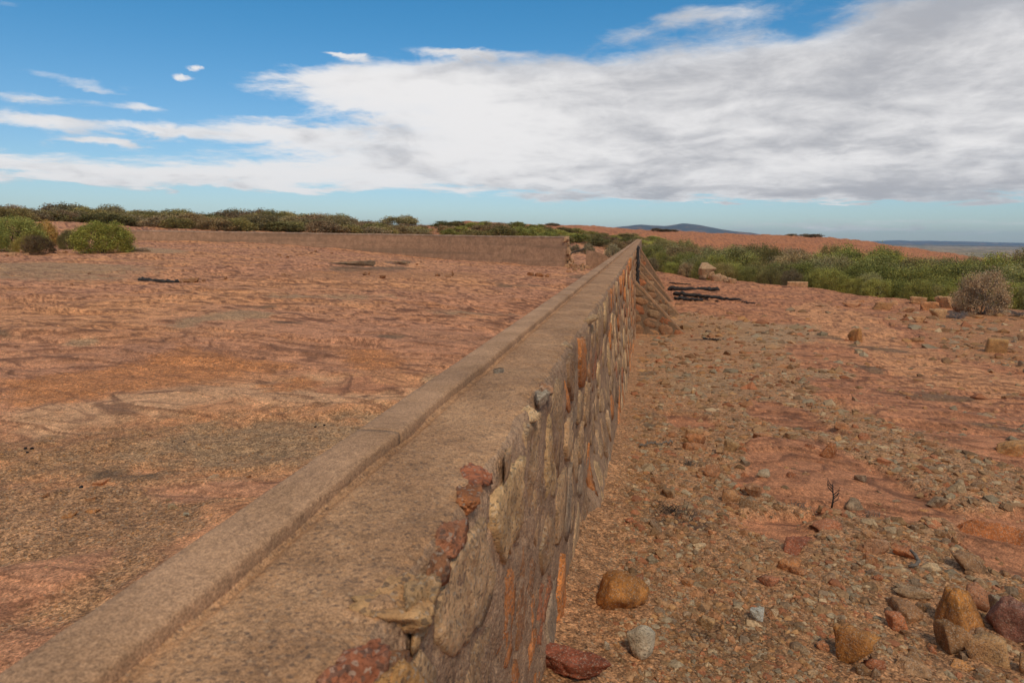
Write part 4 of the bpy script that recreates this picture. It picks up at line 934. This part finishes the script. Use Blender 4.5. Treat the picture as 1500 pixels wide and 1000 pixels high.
# ------------------------------------------------------------------ THE CURVED DAM
dam = empty('curved_dam', (0, 0, 0), label='long low curved rendered dam wall across the slab with stained brown face', cat='wall')
D0 = np.array(dam_xy); DZ = np.array(dam_z); tt = np.linspace(0, len(D0)-1, 260)
def cr(A_, t):
    i = np.clip(np.floor(t).astype(int), 0, len(A_)-2); f = (t-i)[:, None]; g_ = lambda k: A_[np.clip(i+k, 0, len(A_)-1)]
    return .5*((2*g_(0))+(-g_(-1)+g_(1))*f+(2*g_(-1)-5*g_(0)+4*g_(1)-g_(2))*f*f+(-g_(-1)+3*g_(0)-3*g_(1)+g_(2))*f**3)
cx = cr(D0, tt); cz = cr(DZ, tt); tn = np.gradient(cx, axis=0); tn /= np.linalg.norm(tn, axis=1)[:, None]; nr_ = np.stack([tn[:, 1], -tn[:, 0]], 1)
if (nr_[130]*cx[130]).sum() > 0: nr_ = -nr_
def dam_strip(name, offs, mt, i0=0, i1=260, parent=dam):
    V = []
    for i in range(i0, i1):
        for o_, zf, dz in offs:
            z = cz[i, 1]+dz-(cz[i, 1]-cz[i, 0]+.35)*zf; V.append((cx[i, 0]+nr_[i, 0]*o_, cx[i, 1]+nr_[i, 1]*o_, z))
    V = np.array(V); V[:, 2] += fbm(V*np.array([.8, .8, .3]), 4)*.03; V[:, :2] += fbm(V*1.5, 3)[:, None]*.012
    n_ = len(offs); nn = i1-i0; Fc = list(map(tuple, grid_faces(nn, n_, True)))+[tuple(range(n_))[::-1], tuple((nn-1)*n_+k for k in range(n_))]
    return obj(name, mesh_np(name, V, Fc, mt, False), parent)
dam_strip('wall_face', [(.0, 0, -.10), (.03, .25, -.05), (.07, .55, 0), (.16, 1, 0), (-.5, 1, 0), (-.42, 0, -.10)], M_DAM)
M_RIM = m_mortar('pale_dam_rim', (.36, .24, .155), (.44, .30, .20), .2, .6)
dam_strip('rim_coping', [(.02, 0, -.10), (.02, 0, -.003), (-.16, 0, 0), (-.16, 0, -.10)], M_RIM)
# broken end of rubble where the dam is breached
for i in range(14):
    f = i/13; x0, y0_ = cx[-1]; zz = cz[-1, 1]-.2-f*(cz[-1, 1]-cz[-1, 0]-.2)
    o = obj('broken_stone', rock_mesh(860+i, 2, 8, .1, .1, name='broken_stone'), dam, loc=(x0+random.uniform(.0, .35*f+.1), y0_+random.uniform(0, .4), zz), color=(.30, .2, .13)); o.scale = (random.uniform(.12, .22),)*3
# the detached stub beyond the breach, its top broken in a slope
stub = empty('dam_stub', (0, 0, 0), label='detached broken stub of rendered dam wall between the breach and the long wall', cat='wall')
a = on_ground(859, 393); b = on_ground(915, 397); V = []; ns = 26
for i in range(ns):
    f = i/(ns-1); px = 859+56*f; _, t, u = ray(px, np.interp(px, [859, 870, 880, 890, 900, 915], [366, 368, 371, 376, 386, 393])+random.uniform(-.7, .7)); r = a[2]*(1-f)+46.5*f
    _, t0, _ = ray(px, np.interp(px, [859, 915], [392.5, 397]))
    for dy, z in ((0, t0*r-.3), (0, t*r), (.45, t*r-.03), (.5, t0*r-.3)): V.append((u[0]*r, u[1]*r+dy, z))
Fc = list(map(tuple, grid_faces(ns, 4, True)))+[(3, 2, 1, 0), tuple((ns-1)*4+k_ for k_ in range(4))]
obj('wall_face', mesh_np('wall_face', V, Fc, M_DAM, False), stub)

# ------------------------------------------------------------------ SHRUBS
def foliage(seed, n_clump, per, leaf, shape='dome', spread=.16, flat=.75, lobes=.44):
    rg = np.random.default_rng(seed); C = []
    while len(C) < n_clump:
        p = rg.normal(size=3); p /= np.linalg.norm(p)
        if p[2] < (-.45 if shape == 'dome' else .0): continue
        rad = rg.uniform(.55, 1.0)**.5; q = p*rad
        lob = 1+lobes*perlin(np.array([p*1.8+seed]))[0]
        if shape == 'umbrella': q = np.array([q[0], q[1], .62+.38*q[2]])
        else: q = np.array([q[0], q[1], .34+.66*q[2]])
        C.append(q*np.array([lob*.88, lob*.88, 1*min(lob, 1.05)]))
    C = np.array(C); cr_ = rg.uniform(.6, 1.3, len(C)); tint = rg.uniform(.6, 1.45, len(C)); K = np.repeat(np.arange(len(C)), per); n = len(K)
    P = C[K]+np.clip(rg.normal(size=(n, 3)), -1.9, 1.9)*spread*cr_[K][:, None]*np.array([1, 1, flat]); k_ = P[:, 2] > .02; P = P[k_]; K = K[k_]; n = len(P)
    d = rg.normal(size=(n, 3))+np.array([0, 0, .25])+(P-np.array([0, 0, .4]))*.8; d /= np.linalg.norm(d, axis=1)[:, None]
    s_ = np.cross(d, rg.normal(size=(n, 3))); s_ /= np.linalg.norm(s_, axis=1)[:, None]; L = leaf*rg.uniform(.6, 1.4, n)[:, None]
    zs_ = np.array([1, 1, .6]); V = np.stack([P-s_*L*.45*zs_, P+d*L*.8*zs_, P+s_*L*.45*zs_, P-d*L*.5*zs_], 1).reshape(-1, 3); Fc = np.arange(n*4).reshape(-1, 4)
    tone = np.repeat(np.clip(tint[K]*rg.uniform(.7, 1.3, n), .4, 1.9), 4); hue = np.repeat(rg.uniform(-.15, .15, n), 4)
    return mesh_np('crown', V, Fc, M_LEAF, False, {'tone': np.stack([tone*(1+hue), tone, tone*(1-hue)], 1)})
def stems(seed, n=6, top=.75, rad=.02, spread=.55):
    rg = np.random.default_rng(seed); parts = []
    for k in range(n):
        an = rg.uniform(0, 6.28); e = np.array([math.cos(an)*spread*rg.uniform(.4, 1), math.sin(an)*spread*rg.uniform(.4, 1), top*rg.uniform(.7, 1)])
        mid = e*np.array([.35, .35, .5])+rg.normal(size=3)*.04; st_ = rg.normal(size=3)*.03; st_[2] = -.08; parts.append(tube([st_, mid, e], [rad, rad*.7, rad*.3], 5))
        for q in range(3):
            e2 = mid+(e-mid)*rg.uniform(.1, .7); t2 = e2+rg.normal(size=3)*np.array([.22, .22, .1])+np.array([0, 0, .18]); parts.append(tube([e2, (e2+t2)/2+rg.normal(size=3)*.02, t2], [rad*.5, rad*.35, rad*.15], 4))
    v, f = join(parts); return mesh_np('trunk', v, f, M_BARK)
DOME = [(foliage(i, 90+8*(i % 3), 90, .06, 'dome', .13), stems(i)) for i in range(7)]
UMB = [(foliage(30+i, 60, 90, .06, 'umbrella', .14, .7), stems(30+i, 5, .8, .022, .6)) for i in range(5)]
FINE = [(foliage(50+i, 170, 120, .032, 'dome', .11), stems(50+i, 8)) for i in range(4)]
DENSE = [(foliage(70+i, 420, 80, .030, 'dome', .075, .75, .16), stems(70+i, 8)) for i in range(3)]
def shrub(x, y_, wd, ht, colr, label, group=None, kind='dome', seed=0, name='shrub', cat='shrub', lean=0.0):
    lib = {'dome': DOME, 'umb': UMB, 'fine': FINE, 'dense': DENSE}[kind]; cm, sm_ = lib[seed % len(lib)]; z = G(x, y_)
    o = empty(name, (x, y_, z-.03), label=label, cat=cat, group=group); o.scale = (wd/2, wd/2, ht); o.rotation_euler = (0, 0, random.uniform(0, 6.28))
    obj('trunk', sm_, o); obj('crown', cm, o, color=np.clip(np.array(colr)*random.uniform(.7, 1.3), 0, 1)); return o
HZ = lambda px: 356-(1500-px)*-.0125*-1
def zcap(px, ytop, r): return ray(px, ytop)[1]*r
OLV = [(.105, .10, .042), (.12, .11, .05), (.09, .09, .04), (.13, .105, .06), (.115, .09, .06)]
GRN = [(.10, .115, .035), (.12, .13, .04), (.085, .095, .035), (.135, .145, .045), (.105, .11, .055)]
GRB = [(.125, .105, .070), (.11, .098, .066), (.115, .105, .062)]
# belt beyond the curved dam, left
ytl = lambda px: np.interp(px, [-60, 0, 60, 100, 160, 210, 300, 400, 440, 500, 540, 580, 605], [304, 303, 306, 303, 305, 307, 309, 309, 312, 315, 322, 327, 330])
n_b = 0
for row, (r0, fr) in enumerate([(118, 1.0), (106, .93), (97, .78), (90, .62)]):
    px = -70
    while px < 600:
        r = r0+random.uniform(-4, 4); wd = random.uniform(3.6, 6.2); px += wd/r*F*random.uniform(.42, .72)
        if row == 3 and (px > 585 or random.random() < .15): continue
        if px > 612: break
        yt = ytl(px)+random.uniform(-1, 4)+(4 if random.random() < .3 else 0); _, _, u = ray(px, 340); x, y_ = u[0]*r, u[1]*r
        zt = zcap(px, yt, r); z0 = H0(x, y_); ht = (zt-z0)*fr
        ht = max(1.2, ht); kd = 'umb' if row < 2 else 'dome'
        cc = random.choice(OLV if row != 2 else OLV+GRB)
        if random.random() < .25: cc = random.choice(GRB)
        lb, gp_ = (('olive flat-topped mulga in the back of the scrub belt beyond the curved wall', 'mulga trees at the back of the left scrub belt') if row < 2 else ('low olive-brown bush at the front of the scrub belt beyond the curved wall', 'bushes at the front of the left scrub belt'))
        shrub(x, y_, wd, ht, cc, lb, gp_, kd, random.randrange(99), 'mulga_tree' if row < 2 else 'shrub', 'tree' if row < 2 else 'shrub'); n_b += 1
# a taller bare-topped tree standing out of the belt, and others the eye picks out
for px, yt, wd, lb in [(104, 299, 4.5, 'tallest thin-topped tree rising above the left scrub belt'), (166, 302, 4, 'round-topped tree rising above the belt right of the tallest one')]:
    r = 112; _, _, u = ray(px, 340); x, y_ = u[0]*r, u[1]*r; shrub(x, y_, wd, zcap(px, yt, r)-H0(x, y_), (.11, .11, .075), lb, None, 'umb', px, 'mulga_tree', 'tree')
# scrub strip in the centre, behind the dam and up to the long wall
for row, r0 in enumerate([125, 112, 100]):
    px = 632
    while px < 945:
        r = r0+random.uniform(-5, 5); wd = random.uniform(2.8, 4.6); px += wd/r*F*random.uniform(.5, .85)
        yt = np.interp(px, [632, 660, 700, 715, 760, 800, 850, 900, 950], [338, 334, 331, 323, 326, 331, 339, 342, 346])+row*3.5+random.uniform(0, 3); _, _, u = ray(px, 340); x, y_ = u[0]*r, u[1]*r; z0 = H0(x, y_)
        ht = max(1.1, zcap(px, yt, r)-z0)
        shrub(x, y_, wd, ht, random.choice(GRN+OLV), 'low green bush in the central scrub strip below the red ridge', 'bushes of the central scrub strip', 'dome', random.randrange(99))
shrub(*[ray(585, 340)[2][k_]*122 for k_ in (0, 1)], 7, 2.2, (.1, .095, .05), 'dark spreading tree alone at the right end of the left belt', None, 'umb', 3, 'mulga_tree', 'tree')
shrub(*[ray(596, 335)[2][k_]*126 for k_ in (0, 1)], 4, 2.4, (.11, .10, .06), 'thin tree on the gap between belt and red mound', None, 'umb', 4, 'mulga_tree', 'tree')
for px, py, wpx, hpx, c, lb in [(898, 371, 24, 17, (.12, .115, .08), 'grey-green round bush past the stub of dam wall'), (862, 357, 20, 12, (.13, .12, .085), 'grey bush beyond the breach'), (843, 360, 16, 9, (.12, .11, .08), 'small grey bush above the breach'), (918, 362, 22, 14, (.1, .1, .05), 'dark bush just left of the long wall top'), (833, 362, 12, 8, (.13, .115, .09), 'low grey tuft at the end of the curved wall')]:
    _, _, u = ray(px, py); r = 72; x, y_ = u[0]*r, u[1]*r; shrub(x, y_, wpx/F*r, hpx/F*r+.2, c, lb, None, 'dome', px)
# right gully
front = [(948, 398), (1000, 402), (1040, 408), (1100, 411), (1150, 417), (1200, 422), (1260, 430), (1300, 436), (1350, 442), (1440, 448), (1560, 458)]
ytr = lambda px: np.interp(px, [940, 1000, 1060, 1100, 1150, 1200, 1220, 1280, 1330, 1350, 1400, 1440, 1500, 1560], [351, 351, 353, 358, 362, 361, 358, 360, 368, 375, 378, 373, 368, 366])
for row, (add, n_) in enumerate([(1.5, 26), (6, 26), (12, 24), (20, 20), (30, 19), (42, 18)]):
    for i in range(n_):
        px = 946+(i+random.uniform(.1, .9))*(1570-946)/n_; pyb = np.interp(px, [f_[0] for f_ in front], [f_[1] for f_ in front]); r = -2.70/ray(px, pyb)[1]
        r = min(r, 60)+add+random.uniform(-1.2, 1.2); _, _, u = ray(px, pyb); x, y_ = u[0]*r, u[1]*r; z0 = H0(x, y_)
        yt = ytr(px)+random.uniform(0, 4); full = zcap(px, yt, r)-z0; fr = [.50, .70, .86, .95, 1.0, 1.0][row]*random.uniform(.74, 1.08)
        ht = min(max(.9, full*fr), full+.05) if full > .9 else .9; wd = ht*random.uniform(1.1, 1.7) if row < 3 else random.uniform(3.2, 5.2)
        gpf = np.interp(px, [950, 1150, 1300, 1500], [.35, .5, .85, .8])
        cc = random.choice(GRN) if random.random() < gpf else random.choice(OLV+GRB)
        near_r = row < 2
        lb, gp_ = [('low bush in the front row of the gully thicket on the right', 'front row of the gully thicket'), ('bush in the second row of the gully thicket on the right', 'second row of the gully thicket'),
                   ('bushy green shrub in the middle of the gully thicket', 'middle rows of the gully thicket'), ('bushy green shrub in the middle of the gully thicket', 'middle rows of the gully thicket'), ('shrub at the back of the gully thicket under the red ridge', 'back rows of the gully thicket'), ('shrub at the back of the gully thicket under the red ridge', 'back rows of the gully thicket')][row]
        shrub(x, y_, wd, ht, cc, lb, gp_, 'fine', random.randrange(99))
def at_px(px, py, wpx, hpx, c, lb, kind='fine', seed=0, name='shrub', back=0.0):
    x, y_, r = on_ground(px, py); r += back; _, _, u = ray(px, py); x, y_ = u[0]*r, u[1]*r; dep = r*math.cos(math.radians(ray(px, py)[0]+11.1)); z0 = H0(x, y_)
    return shrub(x, y_, wpx/F*dep, hpx/F*dep, c, lb, None, kind, seed, name)
at_px(1306, 438, 36, 56, (.20, .20, .035), 'bright yellow-green bush in the middle of the gully thicket', back=8)
at_px(1215, 424, 52, 36, (.13, .15, .04), 'rounded fresh green bush behind the pale masonry blocks', back=4)
at_px(1330, 437, 50, 22, (.12, .15, .05), 'low bright green bush at the thicket edge', back=1)
at_px(1155, 416, 30, 28, (.17, .14, .11), 'grey half-bare bush at the thicket edge left of the fresh green one', back=3)
at_px(966, 396, 18, 8, (.14, .13, .10), 'low grey tuft nearest the far buttress', back=2)
# left foreground group
at_px(152, 371, 88, 46, (.095, .105, .028), 'dense round bright green bush standing alone before the curved wall', seed=0, kind='dense')
at_px(103, 368, 34, 28, (.11, .105, .05), 'small dark olive bush left of the bright green one', seed=1, back=3, kind='dense')
at_px(22, 367, 92, 50, (.12, .135, .045), 'big yellow-green bush at the left edge', seed=2, kind='dense')
at_px(38, 370, 34, 24, (.13, .12, .04), 'olive low bush in front of the big bush at the left edge', seed=3)
at_px(70, 363, 30, 34, (.15, .11, .04), 'tall thin yellowing bush behind a fallen bough', seed=1, kind='dome', back=2)
at_px(58, 372, 44, 26, (.07, .055, .035), 'dead brown brushwood heap beside the big left bush', seed=2)
at_px(-14, 368, 50, 46, (.10, .12, .04), 'bush cut by the left edge of the picture', seed=0)
at_px(186, 368, 26, 9, (.20, .17, .14), 'low pale grey tuft right of the bright green bush', seed=3)
at_px(207, 370, 30, 6, (.17, .145, .12), 'flat grey ground tuft furthest from the bright green bush', seed=1)
at_px(132, 370, 18, 5, (.25, .2, .14), 'straw-coloured tuft under the bright green bush', seed=2)
timber('dead_bough', (*on_ground(52, 366)[:2], -.05+G(*on_ground(52, 366)[:2])+.65), (*on_ground(84, 369)[:2], G(*on_ground(84, 369)[:2])+.05), .045, M_CHAR, 'dark dead bough slanting down to the right among the left bushes', 'bough', 12)
for i, (px, py, wd, ht) in enumerate([(18, 374, 18, 7), (40, 373, 8, 4), (85, 371, 10, 5), (95, 371, 8, 4), (30, 371, 9, 5)]):
    put_rock(px, py, wd, ht, (.33, .2, .12), 'brown stone at the foot of the left bushes', 650+i, sub=2, round_=.2, group='stones at the foot of the left bushes')
# leafless spreading shrub and grey dead bush on the right
def bare_bush(px, py, wpx, hpx, label, seed, mt, nst=13, haze_leaf=None):
    x, y_, r = on_ground(px, py); dep = r*math.cos(math.radians(ray(px, py)[0]+11.1)); rg = np.random.default_rng(seed); parts = []
    W, Hh = wpx/F*dep/2, hpx/F*dep
    def br(p, d, L, rad, lvl):
        q = p+d*L*.5+rg.normal(size=3)*L*.07; e = q+d*L*.5+rg.normal(size=3)*L*.10; parts.append(tube([p, q, e], [rad, rad*.8, rad*.6], 5 if lvl < 2 else 3))
        if lvl < 4:
            for _ in range(3 if lvl else 3):
                nd = d+rg.normal(size=3)*.55; nd[2] = abs(nd[2])*.7+.08; nd /= np.linalg.norm(nd); br(e if rg.random() < .6 else q, nd, L*.68, max(rad*.55, .004), lvl+1)
    for k in range(nst):
        an = rg.uniform(0, 6.28); d = np.array([math.cos(an)*rg.uniform(.3, 1), math.sin(an)*rg.uniform(.3, 1), rg.uniform(.4, 1)]); d /= np.linalg.norm(d); br(np.array([0, 0, -.03]), d, .36, .025, 0)
    v, f = join(parts); v = np.array(v); v[:, :2] *= W/np.abs(v[:, :2]).max(); v[:, 2] *= Hh/v[:, 2].max()
    o = empty('bare_shrub', (x, y_, G(x, y_)-.02), label=label, cat='shrub'); obj('branches', mesh_np('branches', v, f, mt), o)
    if haze_leaf: cr2 = obj('crown', FINE[1][0], o, color=haze_leaf); cr2.scale = (W*.92, W*.7, Hh*1.0)
    return o
bare_bush(1436, 462, 84, 62, 'leafless grey-brown shrub with a dark stem in front of the right thicket', 5, M_TWIG, 8, (.16, .13, .095))
bare_bush(1402, 467, 38, 15, 'low round grey dead bush in front of the outcrop', 6, m_plain('bleached_twigs', (.24, .20, .18)), 16)
bare_bush(1494, 466, 40, 14, 'low grey dead bush at the right edge', 7, m_plain('grey_twigs', (.18, .15, .13)), 14)
# few specks of trees on the far red ridge
for px, yt in [(808, 331), (812, 329), (962, 338), (975, 338), (985, 339), (1180, 350), (1195, 348), (1160, 351)]:
    _, _, u = ray(px, 345); r = 185; x, y_ = u[0]*r, u[1]*r; shrub(x, y_, random.uniform(2.5, 4.5), max(.8, zcap(px, yt, r)-H0(x, y_)), (.09, .075, .05), 'small dark tree on the skyline of the red ridge', 'trees on the skyline of the red ridge', 'dome', px, 'mulga_tree', 'tree')

# ------------------------------------------------------------------ labels that tell repeats apart
NUM = ['first', 'second', 'third', 'fourth', 'fifth', 'sixth', 'seventh', 'eighth', 'ninth', 'tenth', 'eleventh', 'twelfth', 'thirteenth', 'fourteenth', 'fifteenth', 'sixteenth', 'seventeenth', 'eighteenth', 'nineteenth']
TENS = {20: 'twenty', 30: 'thirty', 40: 'forty', 50: 'fifty', 60: 'sixty'}; TENTH = {20: 'twentieth', 30: 'thirtieth', 40: 'fortieth', 50: 'fiftieth', 60: 'sixtieth'}
def nth(k):
    if k <= 19: return NUM[k-1]
    return TENTH[k] if k % 10 == 0 else TENS[k//10*10]+'-'+NUM[k % 10-1]
def azof(o): return math.atan2(o.location.x, o.location.y)
def colour_word(c):
    r_, g_, b_ = c[:3]; v = (r_+g_+b_)/3
    if g_ >= r_*.98: return ('dark green' if v < .075 else 'green') if g_ > b_*2.2 else 'grey-green'
    if r_ < g_*1.18: return 'olive' if b_ < g_*.62 else 'grey-olive'
    if r_ < g_*1.36: return 'grey' if v > .18 else 'olive-brown'
    if r_ > g_*2.1: return 'reddish'
    if r_ > g_*1.75: return 'orange-brown'
    return 'tan' if v > .21 else 'brown'
groups = {}
for o in list(sc.objects):
    if o.parent is None and o.get('group'): groups.setdefault((o['group'], o['label']), []).append(o)
marks = [o for o in sc.objects if o.parent is None and o.get('label') and not o.get('group') and o.get('category') in ('rock', 'cobble', 'slab', 'sapling', 'stick') and o.location.length < 26 and o.location.x > -.3]
SHORT = {}
for o in marks:
    wds = o['label'].split(); cut = [i_ for i_, w_ in enumerate(wds) if w_ in ('lying', 'on', 'half', 'of', 'leaning', 'below', 'at', 'resting', 'behind', 'left', 'right', 'under', 'beside', 'standing', 'near', 'with', 'across', 'beyond', 'above', 'cut', 'sitting', 'among', 'past', 'before', 'between', 'nearest')]
    SHORT[o.name] = ' '.join(wds[:min(cut or [5])][:5])
cnt = {}
for v_ in SHORT.values(): cnt[v_] = cnt.get(v_, 0)+1
marks = [o for o in marks if cnt[SHORT[o.name]] == 1]
loose = [o for o in sc.objects if o.name.startswith('loose_stone')]
seen = {}
for o in loose:
    P0 = o.location; m_ = min(marks, key=lambda q: (q.location-P0).length/(1+q.location.length*.3)); d_ = m_.location-P0; ra = azof(m_)-azof(o); dr = math.hypot(P0.x, P0.y)-math.hypot(m_.location.x, m_.location.y)
    lat = ra*math.hypot(P0.x, P0.y)
    rel = ('left of' if lat > 0 else 'right of') if abs(lat) > abs(dr) else ('beyond' if dr > 0 else 'in front of')
    wpx_ = o.scale.x*2/max(P0.length, .1)*F; sz = 'small' if wpx_ < 10 else 'middling' if wpx_ < 15 else 'large'
    shp = 'flat' if o.scale.z < o.scale.x*.62 else 'chunky'
    o['label'] = f"{sz} {shp} {colour_word(o.color)} stone {rel} the {SHORT[m_.name]}"; seen.setdefault(o['label'], []).append((d_.length, o))
for lb, L_ in seen.items():
    if len(L_) < 2: continue
    L_.sort(key=lambda t_: t_[0])
    for k_, (_, o) in enumerate(L_): o['label'] = ('nearest ' if k_ == 0 else nth(k_+1)+' nearest ')+lb
PHR = {'front row of the gully thicket': 'bush, {} from the left in the front row of the gully thicket', 'second row of the gully thicket': 'bush, {} from the left in the second row of the gully thicket',
       'middle rows of the gully thicket': 'shrub, {} from the left in the middle of the gully thicket', 'back rows of the gully thicket': 'shrub, {} from the left at the back of the gully thicket',
       'mulga trees at the back of the left scrub belt': 'flat-topped mulga, {} from the left in the back of the left belt', 'bushes at the front of the left scrub belt': 'low bush, {} from the left along the front of the left belt',
       'bushes of the central scrub strip': 'low bush, {} from the left in the central strip below the ridge', 'trees on the skyline of the red ridge': 'small tree, {} from the left on the skyline of the red ridge',
       'blocks of the broken outcrop': 'cracked block, {} from the left in the broken outcrop', 'stones of the rubble heap beyond the wall': 'stone, {} from the left in the rubble heap beyond the wall',
       'stones fallen in the breach of the curved wall': 'stone, {} from the left in the breach of the curved wall', 'short row of stones before the breach': 'small brown stone, {} from the left in the short row before the breach',
       'stones scattered on the slab inside the curved wall': 'small dark stone, {} from the left on the slab inside the curved wall', 'stones at the end of the dark log': 'brown stone, {} from the left at the end of the dark log',
       'stones at the foot of the left bushes': 'brown stone, {} from the left at the foot of the left bushes', 'black pellets left of the wall': 'tiny black pellet, {} from the left on the gravel left of the wall'}
byg = {}
for (g_, _), L_ in groups.items():
    if g_ in PHR: byg.setdefault(g_, []).extend(L_)
for g_, L_ in byg.items():
    L_.sort(key=azof)
    for k_, o in enumerate(L_):
        cr_o = [c_ for c_ in o.children if c_.name.startswith('crown')]; cw = colour_word(cr_o[0].color) if cr_o else ''
        o['label'] = (cw+' ' if cw else '')+PHR[g_].format(nth(k_+1))

# ------------------------------------------------------------------ air
hz = bpy.data.materials.new('thin_air_haze'); hz.use_nodes = True; th = NT(hz.node_tree); th.n.clear(); ho = th.new('ShaderNodeOutputMaterial')
pv = th.new('ShaderNodeVolumePrincipled', {'Color': (.62, .78, .95), 'Density': 7e-5}); th.l.new(pv.outputs[0], ho.inputs['Volume'])
S = 12600; z0, z1 = -60, 160
V = [(-S, -S, z0), (S, -S, z0), (S, S, z0), (-S, S, z0), (-S, -S, z1), (S, -S, z1), (S, S, z1), (-S, S, z1)]
hzo = obj('haze', mesh_np('haze', V, [(3, 2, 1, 0), (4, 5, 6, 7), (0, 1, 5, 4), (1, 2, 6, 5), (2, 3, 7, 6), (3, 0, 4, 7)], hz, False)); tag(hzo, 'thin bluish air over the plain', kind='stuff')
